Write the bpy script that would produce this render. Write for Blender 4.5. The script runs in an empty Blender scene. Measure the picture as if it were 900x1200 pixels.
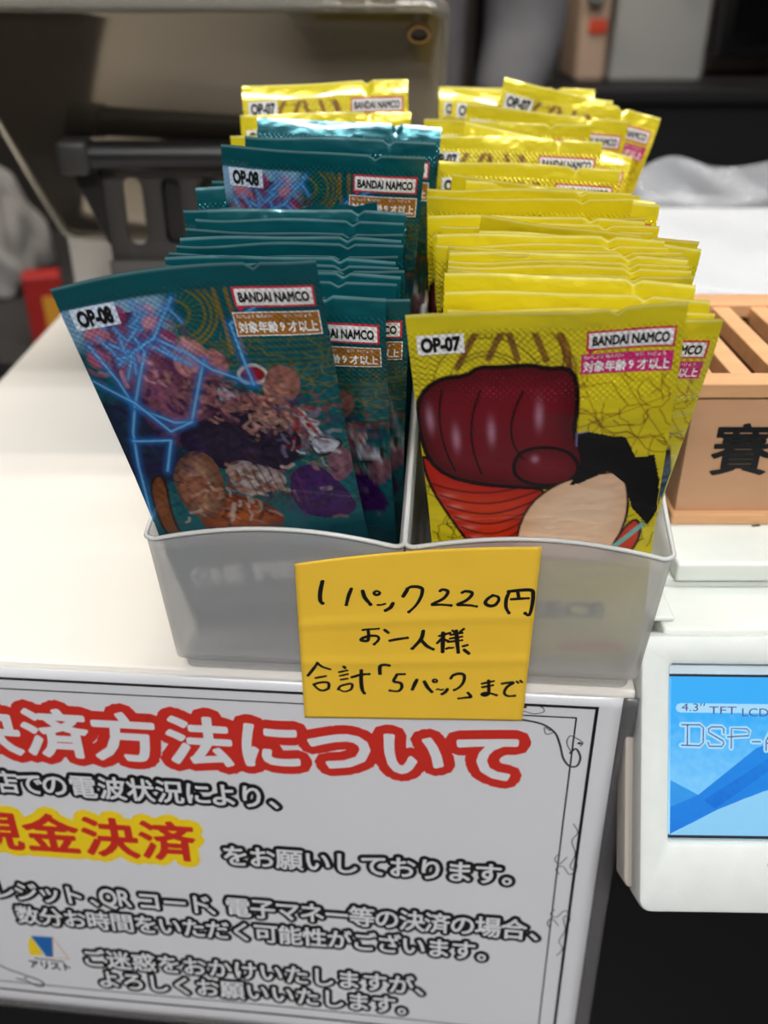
import bpy, bmesh, math, random
import numpy as np
from mathutils import Vector, Matrix, Euler
random.seed(7)
SC = bpy.context.scene
COL = SC.collection
TOP = 0.95            # height of the counter top above the floor, metres
def P(x, y, z):       # millimetres on the counter -> metres in the room
    return Vector((x/1000, y/1000, z/1000+TOP))

# ---------------------------------------------------------------- camera, light, exposure
cam_d = bpy.data.cameras.new('camera'); cam = bpy.data.objects.new('camera', cam_d); COL.objects.link(cam)
cam.location = P(0, 0, 196); cam.rotation_euler = (math.radians(60), 0, 0)
cam_d.sensor_fit = 'VERTICAL'; cam_d.sensor_height = 24; cam_d.lens = 22
cam_d.clip_start = 0.01; cam_d.clip_end = 50
cam_d.dof.use_dof = True; cam_d.dof.focus_distance = 0.268; cam_d.dof.aperture_fstop = 22/3.4
SC.camera = cam
w = bpy.data.worlds.new('world'); SC.world = w; w.use_nodes = True
w.node_tree.nodes['Background'].inputs[0].default_value = (.75, .78, .85, 1)
w.node_tree.nodes['Background'].inputs[1].default_value = .42
SC.view_settings.view_transform = 'Standard'; SC.view_settings.look = 'None'
SC.view_settings.exposure = 0.0; SC.view_settings.gamma = 1
SC.render.film_transparent = False
SC.cycles.use_denoising = True
SC.cycles.max_bounces = 8; SC.cycles.transmission_bounces = 6; SC.cycles.sample_clamp_indirect = 4
def area(name, loc, size, power, col, look=(0, .35, .95)):
    d = bpy.data.lights.new(name, 'AREA'); d.shape = 'RECTANGLE'; d.size, d.size_y = size
    d.energy = power; d.color = col
    o = bpy.data.objects.new(name, d); COL.objects.link(o); o.location = loc
    o.rotation_euler = (Vector(look)-Vector(loc)).to_track_quat('-Z', 'Y').to_euler()
    return o
# ceiling lamps of the shop (their housings are built further down at the same places)
LAMPS = [('lamp_light', (-.35, 1.05, 2.52), (1.2, .2), 66, (1, .93, .82)),
         ('lamp_light', (.55, .25, 2.52), (1.2, .2), 48, (.95, .97, 1)),
         ('lamp_light', (-.1, -1.45, 2.52), (1.2, .2), 215, (.98, .98, 1)),
         ('lamp_light', (.9, 2.1, 2.52), (1.2, .2), 26, (1, .92, .82))]
for n, l, s_, p, c_ in LAMPS: area(n, l, s_, p, c_, (l[0], l[1], 0))

# ---------------------------------------------------------------- materials
def lin(c):
    return tuple(((v/255)/12.92 if v/255 <= .04045 else ((v/255+.055)/1.055)**2.4) for v in c)
MATS = {}
def mat(name, col=(200, 200, 200), rough=.5, metal=0., noise=0., nscale=40, bump=0., bscale=200, coat=0., emit=None, es=1., trans=0., ior=1.45, stretch=None, spec=.5):
    if name in MATS: return MATS[name]
    m = bpy.data.materials.new(name); m.use_nodes = True; nt = m.node_tree; b = nt.nodes['Principled BSDF']
    c = lin(col); b.inputs['Base Color'].default_value = (*c, 1)
    b.inputs['Roughness'].default_value = rough; b.inputs['Metallic'].default_value = metal
    b.inputs['Coat Weight'].default_value = coat; b.inputs['Coat Roughness'].default_value = .08
    b.inputs['Specular IOR Level'].default_value = spec
    b.inputs['Transmission Weight'].default_value = trans; b.inputs['IOR'].default_value = ior
    if emit:
        b.inputs['Emission Color'].default_value = (*lin(emit), 1); b.inputs['Emission Strength'].default_value = es
    if noise or bump:
        tc = nt.nodes.new('ShaderNodeTexCoord'); mp = nt.nodes.new('ShaderNodeMapping')
        nt.links.new(tc.outputs['Object'], mp.inputs[0])
        if stretch: mp.inputs['Scale'].default_value = stretch
    if noise:
        n = nt.nodes.new('ShaderNodeTexNoise'); n.inputs['Scale'].default_value = nscale; n.inputs['Detail'].default_value = 4
        nt.links.new(mp.outputs[0], n.inputs['Vector'])
        r = nt.nodes.new('ShaderNodeValToRGB'); r.color_ramp.elements[0].position = .3; r.color_ramp.elements[1].position = .7
        r.color_ramp.elements[0].color = (*[v*(1-noise) for v in c], 1); r.color_ramp.elements[1].color = (*[min(1, v*(1+noise*.5)) for v in c], 1)
        nt.links.new(n.outputs[0], r.inputs[0]); nt.links.new(r.outputs[0], b.inputs['Base Color'])
    if bump:
        n = nt.nodes.new('ShaderNodeTexNoise'); n.inputs['Scale'].default_value = bscale; n.inputs['Detail'].default_value = 3
        nt.links.new(mp.outputs[0], n.inputs['Vector'])
        bp = nt.nodes.new('ShaderNodeBump'); bp.inputs['Strength'].default_value = bump; bp.inputs['Distance'].default_value = .0006
        nt.links.new(n.outputs[0], bp.inputs['Height']); nt.links.new(bp.outputs[0], b.inputs['Normal'])
    MATS[name] = m; return m

def crimp(m):
    """embossed dots of the heat seals plus soft film creases, in the pack's own space"""
    nt = m.node_tree; b = nt.nodes['Principled BSDF']; N = nt.nodes.new; Lk = nt.links.new
    tc = N('ShaderNodeTexCoord'); sx = N('ShaderNodeSeparateXYZ'); Lk(tc.outputs['Object'], sx.inputs[0])
    def mth(op, a, b_=None):
        n = N('ShaderNodeMath'); n.operation = op
        for i, v in enumerate((a, b_)):
            if v is None: continue
            if isinstance(v, (int, float)): n.inputs[i].default_value = v
            else: Lk(v, n.inputs[i])
        return n.outputs[0]
    k = 2*math.pi/.0017
    a = mth('SINE', mth('MULTIPLY', sx.outputs[0], k)); c = mth('SINE', mth('MULTIPLY', sx.outputs[2], k))
    dots = mth('MULTIPLY', a, c)
    top = mth('MULTIPLY', mth('GREATER_THAN', sx.outputs[2], .103), mth('LESS_THAN', sx.outputs[2], .1235))
    bot = mth('MULTIPLY', mth('GREATER_THAN', sx.outputs[2], .004), mth('LESS_THAN', sx.outputs[2], .014))
    h1 = mth('MULTIPLY', dots, mth('ADD', top, bot))
    n = N('ShaderNodeTexNoise'); n.inputs['Scale'].default_value = 75; n.inputs['Detail'].default_value = 2.5
    mp = N('ShaderNodeMapping'); mp.inputs['Scale'].default_value = (1, 1, 1.6)
    oi = N('ShaderNodeObjectInfo'); av = N('ShaderNodeVectorMath'); av.operation = 'ADD'
    Lk(tc.outputs['Object'], mp.inputs[0]); Lk(mp.outputs[0], av.inputs[0]); Lk(oi.outputs['Random'], av.inputs[1]); Lk(av.outputs[0], n.inputs['Vector'])
    h = mth('ADD', mth('MULTIPLY', h1, .28), mth('MULTIPLY', n.outputs[0], 3.4))
    bp = N('ShaderNodeBump'); bp.inputs['Strength'].default_value = .8; bp.inputs['Distance'].default_value = .0005
    Lk(h, bp.inputs['Height']); Lk(bp.outputs[0], b.inputs['Normal'])
    return m
def foil(name, metal):
    m = mat(name, rough=.24, metal=metal, coat=.7)
    a = m.node_tree.nodes.new('ShaderNodeAttribute'); a.attribute_name = 'print'
    m.node_tree.links.new(a.outputs['Color'], m.node_tree.nodes['Principled BSDF'].inputs['Base Color'])
    return crimp(m)
M_TEAL = foil('teal_foil', .35); M_YEL = foil('yellow_foil', .15)
ink = lambda n, c: crimp(mat(n, c, .35, coat=.3))
I_BLACK = ink('ink_black', (14, 14, 16)); I_WHITE = ink('ink_white', (236, 234, 232)); I_RED = ink('ink_red', (200, 40, 62))
I_PINK = ink('ink_magenta', (206, 40, 112)); I_GOLD = ink('ink_gold_brown', (160, 104, 36))

# ---------------------------------------------------------------- mesh helpers (all take millimetres)
def add_obj(name, me, m=None, parent=None, smooth=False):
    o = bpy.data.objects.new(name, me); COL.objects.link(o)
    if m is not None:
        for k in (m if isinstance(m, (list, tuple)) else [m]): me.materials.append(k)
    if parent is not None: o.parent = parent
    if smooth: me.polygons.foreach_set('use_smooth', [True]*len(me.polygons))
    return o
def tag(o, label=None, cat=None, group=None, kind=None):
    for k, v in (('label', label), ('category', cat), ('group', group), ('kind', kind)):
        if v: o[k] = v
    return o
def thing(name, label, cat, loc=(0, 0, 0), rz=0., group=None):
    o = bpy.data.objects.new(name, None); COL.objects.link(o); o.location = P(*loc); o.rotation_euler = (0, 0, rz)
    o.empty_display_size = .01
    return tag(o, label, cat, group)
def mesh(name, vs, fs, fm=None):
    me = bpy.data.meshes.new(name); me.from_pydata([(v[0]/1000, v[1]/1000, v[2]/1000) for v in vs], [], fs)
    if fm is not None: me.polygons.foreach_set('material_index', fm)
    me.update(); return me
class MB:
    def __init__(s): s.v = []; s.f = []; s.m = []
    def add(s, vs, fs, mi=0):
        o = len(s.v); s.v += [tuple(v) for v in vs]; s.f += [tuple(i+o for i in f) for f in fs]; s.m += [mi]*len(fs)
        return s
    def box(s, x0, x1, y0, y1, z0, z1, b=0., mi=0, M=None):
        bm = bmesh.new(); bmesh.ops.create_cube(bm, size=1)
        for v in bm.verts: v.co = Vector(((x0+x1)/2+v.co.x*(x1-x0), (y0+y1)/2+v.co.y*(y1-y0), (z0+z1)/2+v.co.z*(z1-z0)))
        if b: bmesh.ops.bevel(bm, geom=bm.edges[:], offset=b, segments=3, profile=.5, affect='EDGES')
        if M is not None: bm.transform(M)
        bm.verts.index_update(); s.add([v.co for v in bm.verts], [[v.index for v in f.verts] for f in bm.faces], mi); bm.free(); return s
    def prism(s, pts, d0, d1, axis='y', b=0., mi=0, M=None, holes=()):
        """outline in the plane across axis, extruded from d0 to d1"""
        bm = bmesh.new()
        def mk(p, d): return {'y': (p[0], d, p[1]), 'z': (p[0], p[1], d), 'x': (d, p[0], p[1])}[axis]
        loops = [pts]+list(holes); es = []
        for lp in loops:
            vv = [bm.verts.new(mk(p, d0)) for p in lp]
            es += [bm.edges.new((vv[i], vv[(i+1) % len(vv)])) for i in range(len(vv))]
        if holes: bmesh.ops.triangle_fill(bm, edges=es, use_beauty=True)
        else: bm.faces.new(bm.verts[:])
        r = bmesh.ops.extrude_face_region(bm, geom=bm.faces[:])
        off = Vector(mk((0, 0), d1-d0))
        bmesh.ops.translate(bm, vec=off, verts=[g for g in r['geom'] if isinstance(g, bmesh.types.BMVert)])
        bmesh.ops.recalc_face_normals(bm, faces=bm.faces[:])
        if b:
            ee = [e for e in bm.edges if len(e.link_faces) == 2 and e.calc_face_angle(0) > .6]
            bmesh.ops.bevel(bm, geom=ee, offset=b, segments=2, profile=.5, affect='EDGES')
        if M is not None: bm.transform(M)
        bm.verts.index_update(); s.add([v.co for v in bm.verts], [[v.index for v in f.verts] for f in bm.faces], mi); bm.free(); return s
    def tube(s, pts, r, n=8, mi=0, cap=True):
        pts = [Vector(p) for p in pts]; R_ = r if isinstance(r, (list, tuple)) else [r]*len(pts); vs = []; fs = []
        for i, p in enumerate(pts):
            t = (pts[min(i+1, len(pts)-1)]-pts[max(i-1, 0)]).normalized()
            a = t.orthogonal().normalized() if i == 0 else (a-t*a.dot(t)).normalized()
            c = t.cross(a)
            vs += [p+(a*math.cos(2*math.pi*k/n)+c*math.sin(2*math.pi*k/n))*R_[i] for k in range(n)]
        for i in range(len(pts)-1):
            for k in range(n): fs.append((i*n+k, i*n+(k+1) % n, (i+1)*n+(k+1) % n, (i+1)*n+k))
        if cap: fs += [tuple(range(n))[::-1], tuple(range((len(pts)-1)*n, len(pts)*n))]
        return s.add(vs, fs, mi)
    def build(s, name, m, parent=None, smooth=False, auto=False):
        o = add_obj(name, mesh(name, s.v, s.f, s.m), m, parent, smooth)
        if auto:
            o.data.polygons.foreach_set('use_smooth', [True]*len(o.data.polygons)); o.data.set_sharp_from_angle(angle=math.radians(40))
        return o
def rrect(x0, x1, y0, y1, r, n=5):
    out = []
    for cx, cy, a in ((x1-r, y1-r, 0), (x0+r, y1-r, 90), (x0+r, y0+r, 180), (x1-r, y0+r, 270)):
        out += [(cx+r*math.cos(math.radians(a+90*i/n)), cy+r*math.sin(math.radians(a+90*i/n))) for i in range(n+1)]
    return out
def surf_grid(fn, na, nb, th=.2, back=True):
    """sheet from fn(a,b) in 0..1 with thickness along +y"""
    vs = [fn(i/na, j/nb) for j in range(nb+1) for i in range(na+1)]
    q = lambda i, j: j*(na+1)+i
    fs = [(q(i, j), q(i, j+1), q(i+1, j+1), q(i+1, j)) for j in range(nb) for i in range(na)]
    if back:
        n = len(vs); vs = vs+[(v[0], v[1]+th, v[2]) for v in vs]
        fs = fs+[tuple(k+n for k in f[::-1]) for f in fs]
        rim = [q(i, 0) for i in range(na)]+[q(na, j) for j in range(nb)]+[q(i, nb) for i in range(na, 0, -1)]+[q(0, j) for j in range(nb, 0, -1)]
        fs += [(rim[k], rim[(k+1) % len(rim)], rim[(k+1) % len(rim)]+n, rim[k]+n) for k in range(len(rim))]
    return vs, fs

# ---------------------------------------------------------------- lettering: glyph outlines as flat geometry laid on any surface
GL = {}
def glyph(ch, outline=0.):
    key = (ch, round(outline, 4))
    if key in GL: return GL[key]
    c = bpy.data.curves.new('lettering', 'FONT'); c.body = ch; c.size = 1; c.resolution_u = 3
    if outline: c.fill_mode = 'NONE'
    o = bpy.data.objects.new('lettering', c); COL.objects.link(o)
    dg = bpy.context.evaluated_depsgraph_get(); dg.update()
    me = bpy.data.meshes.new_from_object(o.evaluated_get(dg))
    r = ([tuple(v.co) for v in me.vertices], [tuple(p.vertices) for p in me.polygons])
    if outline:                                              # every contour edge becomes a flat bar with round ends
        vs, fs = [], []
        for e in me.edges:
            a, b = (me.vertices[i].co for i in e.vertices); d = b-a
            if d.length < 1e-6: continue
            n = Vector((-d.y, d.x, 0)).normalized()*outline; k = len(vs); zo = Vector((0, 0, (e.index*7 % 13+1)*.012))
            vs += [tuple(a+n+zo), tuple(a-n+zo), tuple(b-n+zo), tuple(b+n+zo)]; fs.append((k, k+1, k+2, k+3))
        for v in me.vertices:
            k = len(vs); vs += [(v.co.x+outline*math.cos(q*math.pi/4), v.co.y+outline*math.sin(q*math.pi/4), (v.index*5 % 11+1.5)*.012) for q in range(8)]
            fs.append(tuple(range(k, k+8)))
        r = (vs, fs)
    bpy.data.objects.remove(o); bpy.data.curves.remove(c); bpy.data.meshes.remove(me)
    GL[key] = r; return r
def ink_glyph(mb, ch, S, cx, cy, w, h, level, bold=0., fillin=True, mi=0, centre=(.5, .38), slant=0., lift=0.):
    """glyph centred at (cx, cy) of surface S(u, v, level); v runs down"""
    parts = []
    if fillin: parts.append(glyph(ch))
    if bold: parts.append(glyph(ch, bold))
    for i_, (vs, fs) in enumerate(parts):
        level += lift*i_
        mb.add([S(cx+(v[0]-centre[0]+slant*(v[1]-.38))*w, cy-(v[1]-centre[1])*h, level+abs(v[2])*.15) for v in vs], fs, mi)
def ink_word(mb, word, S, x0, x1, yc, h, level, bold=0., mi=0, slant=0.):
    """a word in one run, stretched to span x0..x1, capitals h high"""
    vs, fs = glyph(word); xs = [v[0] for v in vs]; a, b = min(xs), max(xs); k = (x1-x0)/(b-a)
    for vs, fs in [glyph(word)]+([glyph(word, bold)] if bold else []):
        mb.add([S(x0+(v[0]-a+slant*v[1])*k, yc-(v[1]-.345)*h/.69, level+abs(v[2])*.15) for v in vs], fs, mi)
def ribbon(mb, pts, S, w, level, mi=0, closed=False, sub=4, taper=False):
    p = [np.array(q, float) for q in pts]; out = []
    for i in range(len(p)-1):
        a, b, c, d = p[max(i-1, 0)], p[i], p[i+1], p[min(i+2, len(p)-1)]
        for k in range(sub):
            t = k/sub; out.append(.5*((2*b)+(-a+c)*t+(2*a-5*b+4*c-d)*t*t+(-a+3*b-3*c+d)*t**3))
    out.append(p[-1]); vs = []; fs = []; n = len(out)
    for i, q in enumerate(out):
        t = out[min(i+1, n-1)]-out[max(i-1, 0)]; L_ = np.hypot(*t) or 1; nn = np.array([-t[1], t[0]])/L_
        ww = w*(.75+.25*math.sin(math.pi*min(1, .15+i/n))) if taper else w
        vs += [S(*(q+nn*ww/2), level), S(*(q-nn*ww/2), level)]
    for i in range(n-1): fs.append((2*i, 2*i+1, 2*i+3, 2*i+2))
    mb.add(vs, fs, mi)
    for q in (out[0], out[-1]):
        mb.add([S(q[0]+w/2*math.cos(k*math.pi/4), q[1]+w/2*math.sin(k*math.pi/4), level-.004) for k in range(8)], [tuple(range(8))], mi)
def patch(mb, S, x0, x1, y0, y1, level, mi=0, nx=10, ny=3, pts=None):
    vs = [S(x0+(x1-x0)*i/nx, y0+(y1-y0)*j/ny, level) for j in range(ny+1) for i in range(nx+1)]
    mb.add(vs, [(j*(nx+1)+i, (j+1)*(nx+1)+i, (j+1)*(nx+1)+i+1, j*(nx+1)+i+1) for j in range(ny) for i in range(nx)], mi)

# ---------------------------------------------------------------- measured data (millimetres; radians)
FRONT_Y = [50.7073,242.8354,2.0,-0.0906,0.2228,-0.0814]
FRONT_T = [-30.4455,251.3142,10.0371,-0.0463,0.2162,-0.1311]
ART_Y = {"fist":[[0.3,25.1],[3.1,20.4],[7.6,17.7],[13.6,17.6],[16.9,15.2],[22.2,15.5],[26.0,15.1],[30.0,14.8],[33.7,15.9],[38.9,15.7],[41.3,18.8],[41.8,26.6],[41.0,34.7],[43.4,40.4],[44.1,46.3],[40.0,52.8],[34.3,53.6],[25.0,52.7],[15.7,51.6],[6.5,48.9],[1.7,43.6],[0.0,34.8]],"cone":[[-0.4,40.6],[6.5,48.9],[15.7,51.6],[25.0,52.7],[34.3,53.6],[32.0,59.8],[27.7,67.9],[24.8,78.1],[13.6,78.0],[9.0,69.2],[3.1,57.6],[0.5,49.6]],"pale":[[24.8,78.1],[27.8,61.3],[36.5,52.1],[45.5,49.3],[55.5,48.1],[58.1,62.0],[55.7,73.4],[53.2,83.8],[34.7,81.8]],"dark":[[41.9,34.8],[44.9,34.3],[51.0,36.2],[54.7,36.6],[58.1,43.8],[62.9,43.3],[65.5,52.8],[66.1,63.7],[63.8,68.6],[58.8,62.0],[55.9,52.6],[51.1,48.0],[43.4,52.3],[40.7,52.8],[44.0,44.8],[42.0,39.0]],"red":[[52.9,78.5],[59.1,65.2],[62.1,68.5],[61.2,76.9],[56.7,82.0]],"arc1":[[3.7,21.2],[3.1,14.7],[4.0,8.4]],"arc2":[[23.4,4.5],[25.4,8.2],[26.0,13.1]],"r1":[[11.6,15.0],[17.3,4.2],[19.4,3.1]],"r2":[[19.5,12.8],[23.0,5.2],[24.4,4.8],[26.6,13.1]],"r3":[[30.5,4.8],[33.7,13.4]],"r4":[[36.6,5.1],[39.5,15.7]],"code":[[2.3,5.4],[13.5,10.8]],"badge":[[42.8,5.2],[64.5,11.1]],"age":[[41.2,11.3],[64.6,17.7]],"k1":[[7.2,21.3],[6.0,33.5],[8.9,46.8]],"k2":[[17.1,21.7],[14.1,33.8],[16.3,47.9]],"k3":[[27.9,22.1],[24.7,34.2],[27.8,42.9]],"h1":[[2.1,30.6],[2.3,34.8]],"h2":[[9.1,33.7],[9.3,38.8]],"h3":[[17.6,33.9],[18.0,37.4]],"h4":[[30.0,28.8],[27.8,34.3]],"thumb":[[25.1,44.3],[27.4,40.0],[34.0,38.7],[40.7,40.9],[43.7,47.8],[38.8,52.8],[29.6,51.9],[25.5,48.8]],"logo":[[24.5,106.3],[60.2,114.3]]}
ART_T = {"pale":[[2.5,8.5],[12.8,6.0],[19.5,5.6],[20.9,8.2],[13.0,18.4],[5.5,20.1]],"musc1":[[4.2,11.1],[19.5,9.2],[23.3,14.5],[22.9,19.5],[25.1,27.6],[32.2,31.1],[32.8,39.4],[27.4,53.4],[14.2,52.0],[9.5,39.7],[4.6,22.6]],"musc2":[[30.1,39.1],[38.8,37.2],[44.8,36.5],[51.9,41.5],[54.8,50.4],[45.3,55.3],[34.7,58.8],[29.1,53.6]],"head":[[46.8,30.0],[51.4,27.4],[55.9,29.7],[56.2,35.0],[52.1,40.1],[47.2,46.6],[44.3,40.6]],"redc":[[39.6,29.2],[44.7,27.1],[48.1,30.1],[46.0,33.1],[39.8,33.2]],"redd":[[53.6,38.9],[61.9,57.1],[58.0,52.2],[54.2,47.4]],"white1":[[32.2,31.1],[39.6,38.7],[36.3,42.6],[32.1,42.1]],"white2":[[54.8,50.4],[65.0,52.9],[61.9,57.1],[55.7,57.9]],"purple":[[46.1,63.1],[55.4,59.4],[62.2,69.5],[65.6,79.7],[55.0,82.1],[45.6,77.7]],"arm":[[58.1,58.2],[65.2,54.4],[66.9,63.7],[59.8,69.3]],"hair":[[12.4,58.0],[20.2,52.7],[25.4,56.3],[26.6,65.9],[22.5,78.8],[13.0,77.9],[10.8,67.5]],"orange":[[16.2,71.4],[25.1,69.0],[36.3,73.4],[43.6,80.9],[32.8,88.6],[15.0,85.1]],"cloth":[[28.3,56.6],[44.0,61.3],[46.3,67.9],[34.2,71.5],[28.3,69.3]],"skin":[[12.2,62.8],[22.6,62.2],[18.7,71.6],[11.9,72.6]],"wood":[[3.0,63.4],[9.5,59.3],[6.6,77.2],[7.9,86.2],[1.9,83.8]],"gear":[[25.5,7.5],[35.7,6.3],[35.1,12.2],[26.9,13.7]],"L1":[[3.1,17.3],[7.3,28.3],[8.8,36.8],[5.3,45.1],[2.6,57.0],[0.1,76.6]],"L2":[[8.8,36.8],[18.0,43.5],[22.7,44.0],[28.9,30.7],[31.4,25.6]],"L3":[[8.8,36.8],[16.6,21.4],[14.9,16.1],[19.5,9.2]],"L4":[[20.0,17.9],[26.6,22.5],[32.9,28.5],[43.2,33.6]],"L5":[[43.2,33.6],[40.6,16.5],[50.8,10.4]],"L6":[[8.6,17.9],[13.3,21.0],[20.0,17.9],[27.6,7.8]],"L7":[[4.3,47.9],[15.1,49.1],[10.7,59.4]],"L8":[[22.7,44.0],[16.0,46.2],[9.2,35.4],[0.5,27.5]],"code":[[2.5,6.0],[12.7,13.3]],"badge":[[43.9,5.2],[63.4,13.1]],"age":[[42.1,12.3],[63.8,21.1]],"logo":[[8.0,105.1],[39.3,122.1]]}
STACK_Y = [[54.254,266.048,1.18,-0.075,0.348,-0.003],[53.425,273.24,3.002,-0.075,0.384,-0.006],[50.201,277.618,5.801,-0.075,0.394,0.013],[48.003,283.376,3.056,-0.075,0.322,0.03],[51.997,291.793,3.007,-0.075,0.328,0.01],[52.743,295.958,4.08,-0.075,0.338,0.007],[53.05,300.155,5.08,-0.075,0.348,0.007],[53.03,304.384,6.004,-0.075,0.357,0.011],[53.469,308.581,6.843,-0.075,0.368,0.011],[53.181,312.781,7.546,-0.075,0.375,0.011],[51.851,316.84,8.206,-0.075,0.385,-0.004],[50.852,321.153,7.69,-0.075,0.366,0.008],[54.951,325.861,6.985,-0.075,0.376,0.074],[49.419,330.311,9.825,-0.075,0.37,0.123],[54.877,333.375,7.457,-0.075,0.38,-0.029],[55.322,337.761,9.342,-0.075,0.39,-0.011],[49.207,342.14,10.798,-0.075,0.4,0.007],[55.88,345.894,11.08,-0.075,0.41,-0.036],[50.181,350.457,10.416,-0.075,0.32,-0.004],[48.429,354.81,12.342,-0.075,0.33,0.012],[54.741,359.339,7.851,-0.075,0.315,0.051],[49.88,363.968,4.933,-0.075,0.228,0.104],[44.965,368.181,6.945,-0.075,0.237,0.107],[47.993,371.939,8.651,-0.075,0.151,0.042],[44.268,376.075,14.536,-0.075,0.066,0.03],[40.571,387.982,13.41,-0.075,0.031,0.182],[46.411,401.511,15.897,-0.075,0.031,0.021],[54.547,412.929,18.548,-0.075,0.031,0.094],[51.8,418.302,26.8,-0.075,0.041,0.231],[52.784,423.82,23.907,-0.075,0.031,0.069],[56.024,438.221,24.34,-0.075,0.031,0.005]]
STACK_T = [[-25.418,279.769,1.11,-0.075,0.351,-0.03],[-24.302,290.418,3.011,-0.075,0.398,0.014],[-24.552,299.302,3.007,-0.075,0.388,-0.011],[-23.872,303.534,4.387,-0.075,0.398,-0.007],[-22.715,307.73,5.934,-0.075,0.408,-0.007],[-24.192,311.926,6.571,-0.075,0.419,-0.007],[-25.295,316.158,7.6,-0.075,0.429,-0.004],[-24.127,320.318,9.157,-0.075,0.439,-0.007],[-21.137,324.4,11.519,-0.075,0.447,-0.018],[-22.19,328.646,9.19,-0.075,0.416,-0.015],[-24.699,333.077,9.151,-0.075,0.394,0.008],[-25.746,337.348,5.155,-0.075,0.304,0.012],[-22.742,347.297,3.001,-0.075,0.264,-0.004],[-24.112,351.996,22.019,-0.075,0.274,0.053],[-30.909,355.48,5.011,-0.075,0.283,-0.025],[-27.987,359.845,10.2,-0.075,0.293,-0.009],[-20.494,363.959,11.915,-0.075,0.303,-0.017],[-16.304,368.576,20.365,-0.075,0.216,0.024],[-16.236,372.934,21.699,-0.075,0.13,0.038],[-21.875,376.612,14.703,-0.075,0.045,-0.021],[-19.164,389.766,20.58,-0.075,0.031,-0.026],[-17.126,404.543,29.662,-0.075,0.031,-0.049]]
ANCH = {"h":{"1":67.1,"2":91.15,"3":116.96,"4":140.75,"5":164.27,"6":188.38,"7":213.34},"l2":{"1":44.57,"3":62.44,"4":72.7,"5":83.23,"6":93.39,"7":103.81,"8":113.86,"9":122.96,"10":132.92,"11":143.73},"l3":{"0":35.0,"1":56.86,"2":78.8,"3":100.17},"l3b":{"0":124.85,"1":134.6,"2":144.62,"9":216.34,"10":226.32},"l4a":{"2":40.78,"4":59.07,"5":70.51},"l4q":{"0":72.86,"1":79.9},"l4":{"0":89.24,"1":99.21,"2":108.81,"4":123.62,"15":227.22,"16":237.85},"l5":{"0":38.86,"18":209.21,"19":219.18},"l6":{"0":61.74,"12":185.76},"l7":{"0":66.13,"11":179.05}}
POSTER = {"outer":[[52.0,6.63],[152.58,5.2],[223.0,4.49],[246.99,3.96],[245.21,53.47],[246.2,95.66],[246.75,130.01]],"outerb":[[16.88,174.02],[90.51,173.12],[161.57,175.61]],"inner":[[50.99,11.44],[152.38,9.87],[223.3,8.71],[240.81,8.6],[238.93,54.01],[240.45,96.27],[240.42,130.81]],"innerb":[[18.26,167.45],[91.03,168.53],[161.68,170.63]],"paperR":[[254.48,8.74],[253.74,52.74],[252.6,60.91],[254.47,162.1]],"paperB":[[15.07,182.56],[89.4,183.04]],"h":[[68.74,18.06],[64.9,39.61],[212.88,16.63],[213.96,36.77]],"l2":[[73.64,47.41],[71.88,58.34],[133.31,45.88],[132.6,56.13]],"l3":[[58.74,67.18],[55.0,88.07],[101.42,65.12],[98.92,86.92]],"l3b":[[125.24,76.79],[124.4,87.55],[216.09,77.25],[216.61,87.2]],"l4":[[41.87,104.99],[39.73,116.03],[226.89,105.0],[227.54,115.15]],"l5":[[39.93,118.51],[37.72,129.98],[209.0,119.23],[209.44,130.32]],"l6":[[62.68,141.47],[60.8,153.54],[185.72,141.87],[185.82,153.72]],"l7":[[67.03,154.85],[65.28,166.75],[179.05,154.15],[179.05,166.38]],"logo":[[37.09,136.85],[46.36,136.19],[47.55,151.54],[40.07,149.3],[35.02,149.44],[32.49,156.94],[50.23,161.1]],"swirl1":[[223.46,10.84],[229.8,12.2],[234.16,15.5],[236.24,20.45],[237.86,26.25],[240.1,29.45],[242.58,29.26],[243.31,25.47],[241.58,21.9],[239.85,23.87]],"swirl2":[[232.74,14.88],[230.73,13.58],[231.51,16.41],[233.62,15.54]],"swirl3":[[220.09,9.29],[223.2,7.3],[226.77,8.13],[229.93,7.2],[229.52,5.47],[227.03,4.58]],"swirl4":[[240.05,23.12],[238.35,19.57],[239.16,16.6],[241.43,17.53],[243.5,19.2],[242.83,20.71]],"swirl5":[[243.98,55.58],[245.79,59.47],[244.16,63.71],[245.9,69.77],[244.73,76.21],[247.28,78.09]],"swirl6":[[240.35,70.29],[239.1,72.93],[240.79,75.31],[243.13,71.71]],"swirl7":[[241.25,98.43],[239.91,100.83],[242.19,102.39],[244.93,98.48],[247.12,102.31],[246.3,106.96]],"swirl8":[[20.23,158.11],[23.4,160.46],[28.47,162.55],[35.23,165.52],[37.33,168.06],[34.73,170.16],[29.44,166.94],[25.88,166.33]]}
NOTE = [[-25.96,228.0,46.95],[44.06,222.0,56.55],[43.62,223.5,-9.2],[-25.59,229.0,-12.8]]
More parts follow.
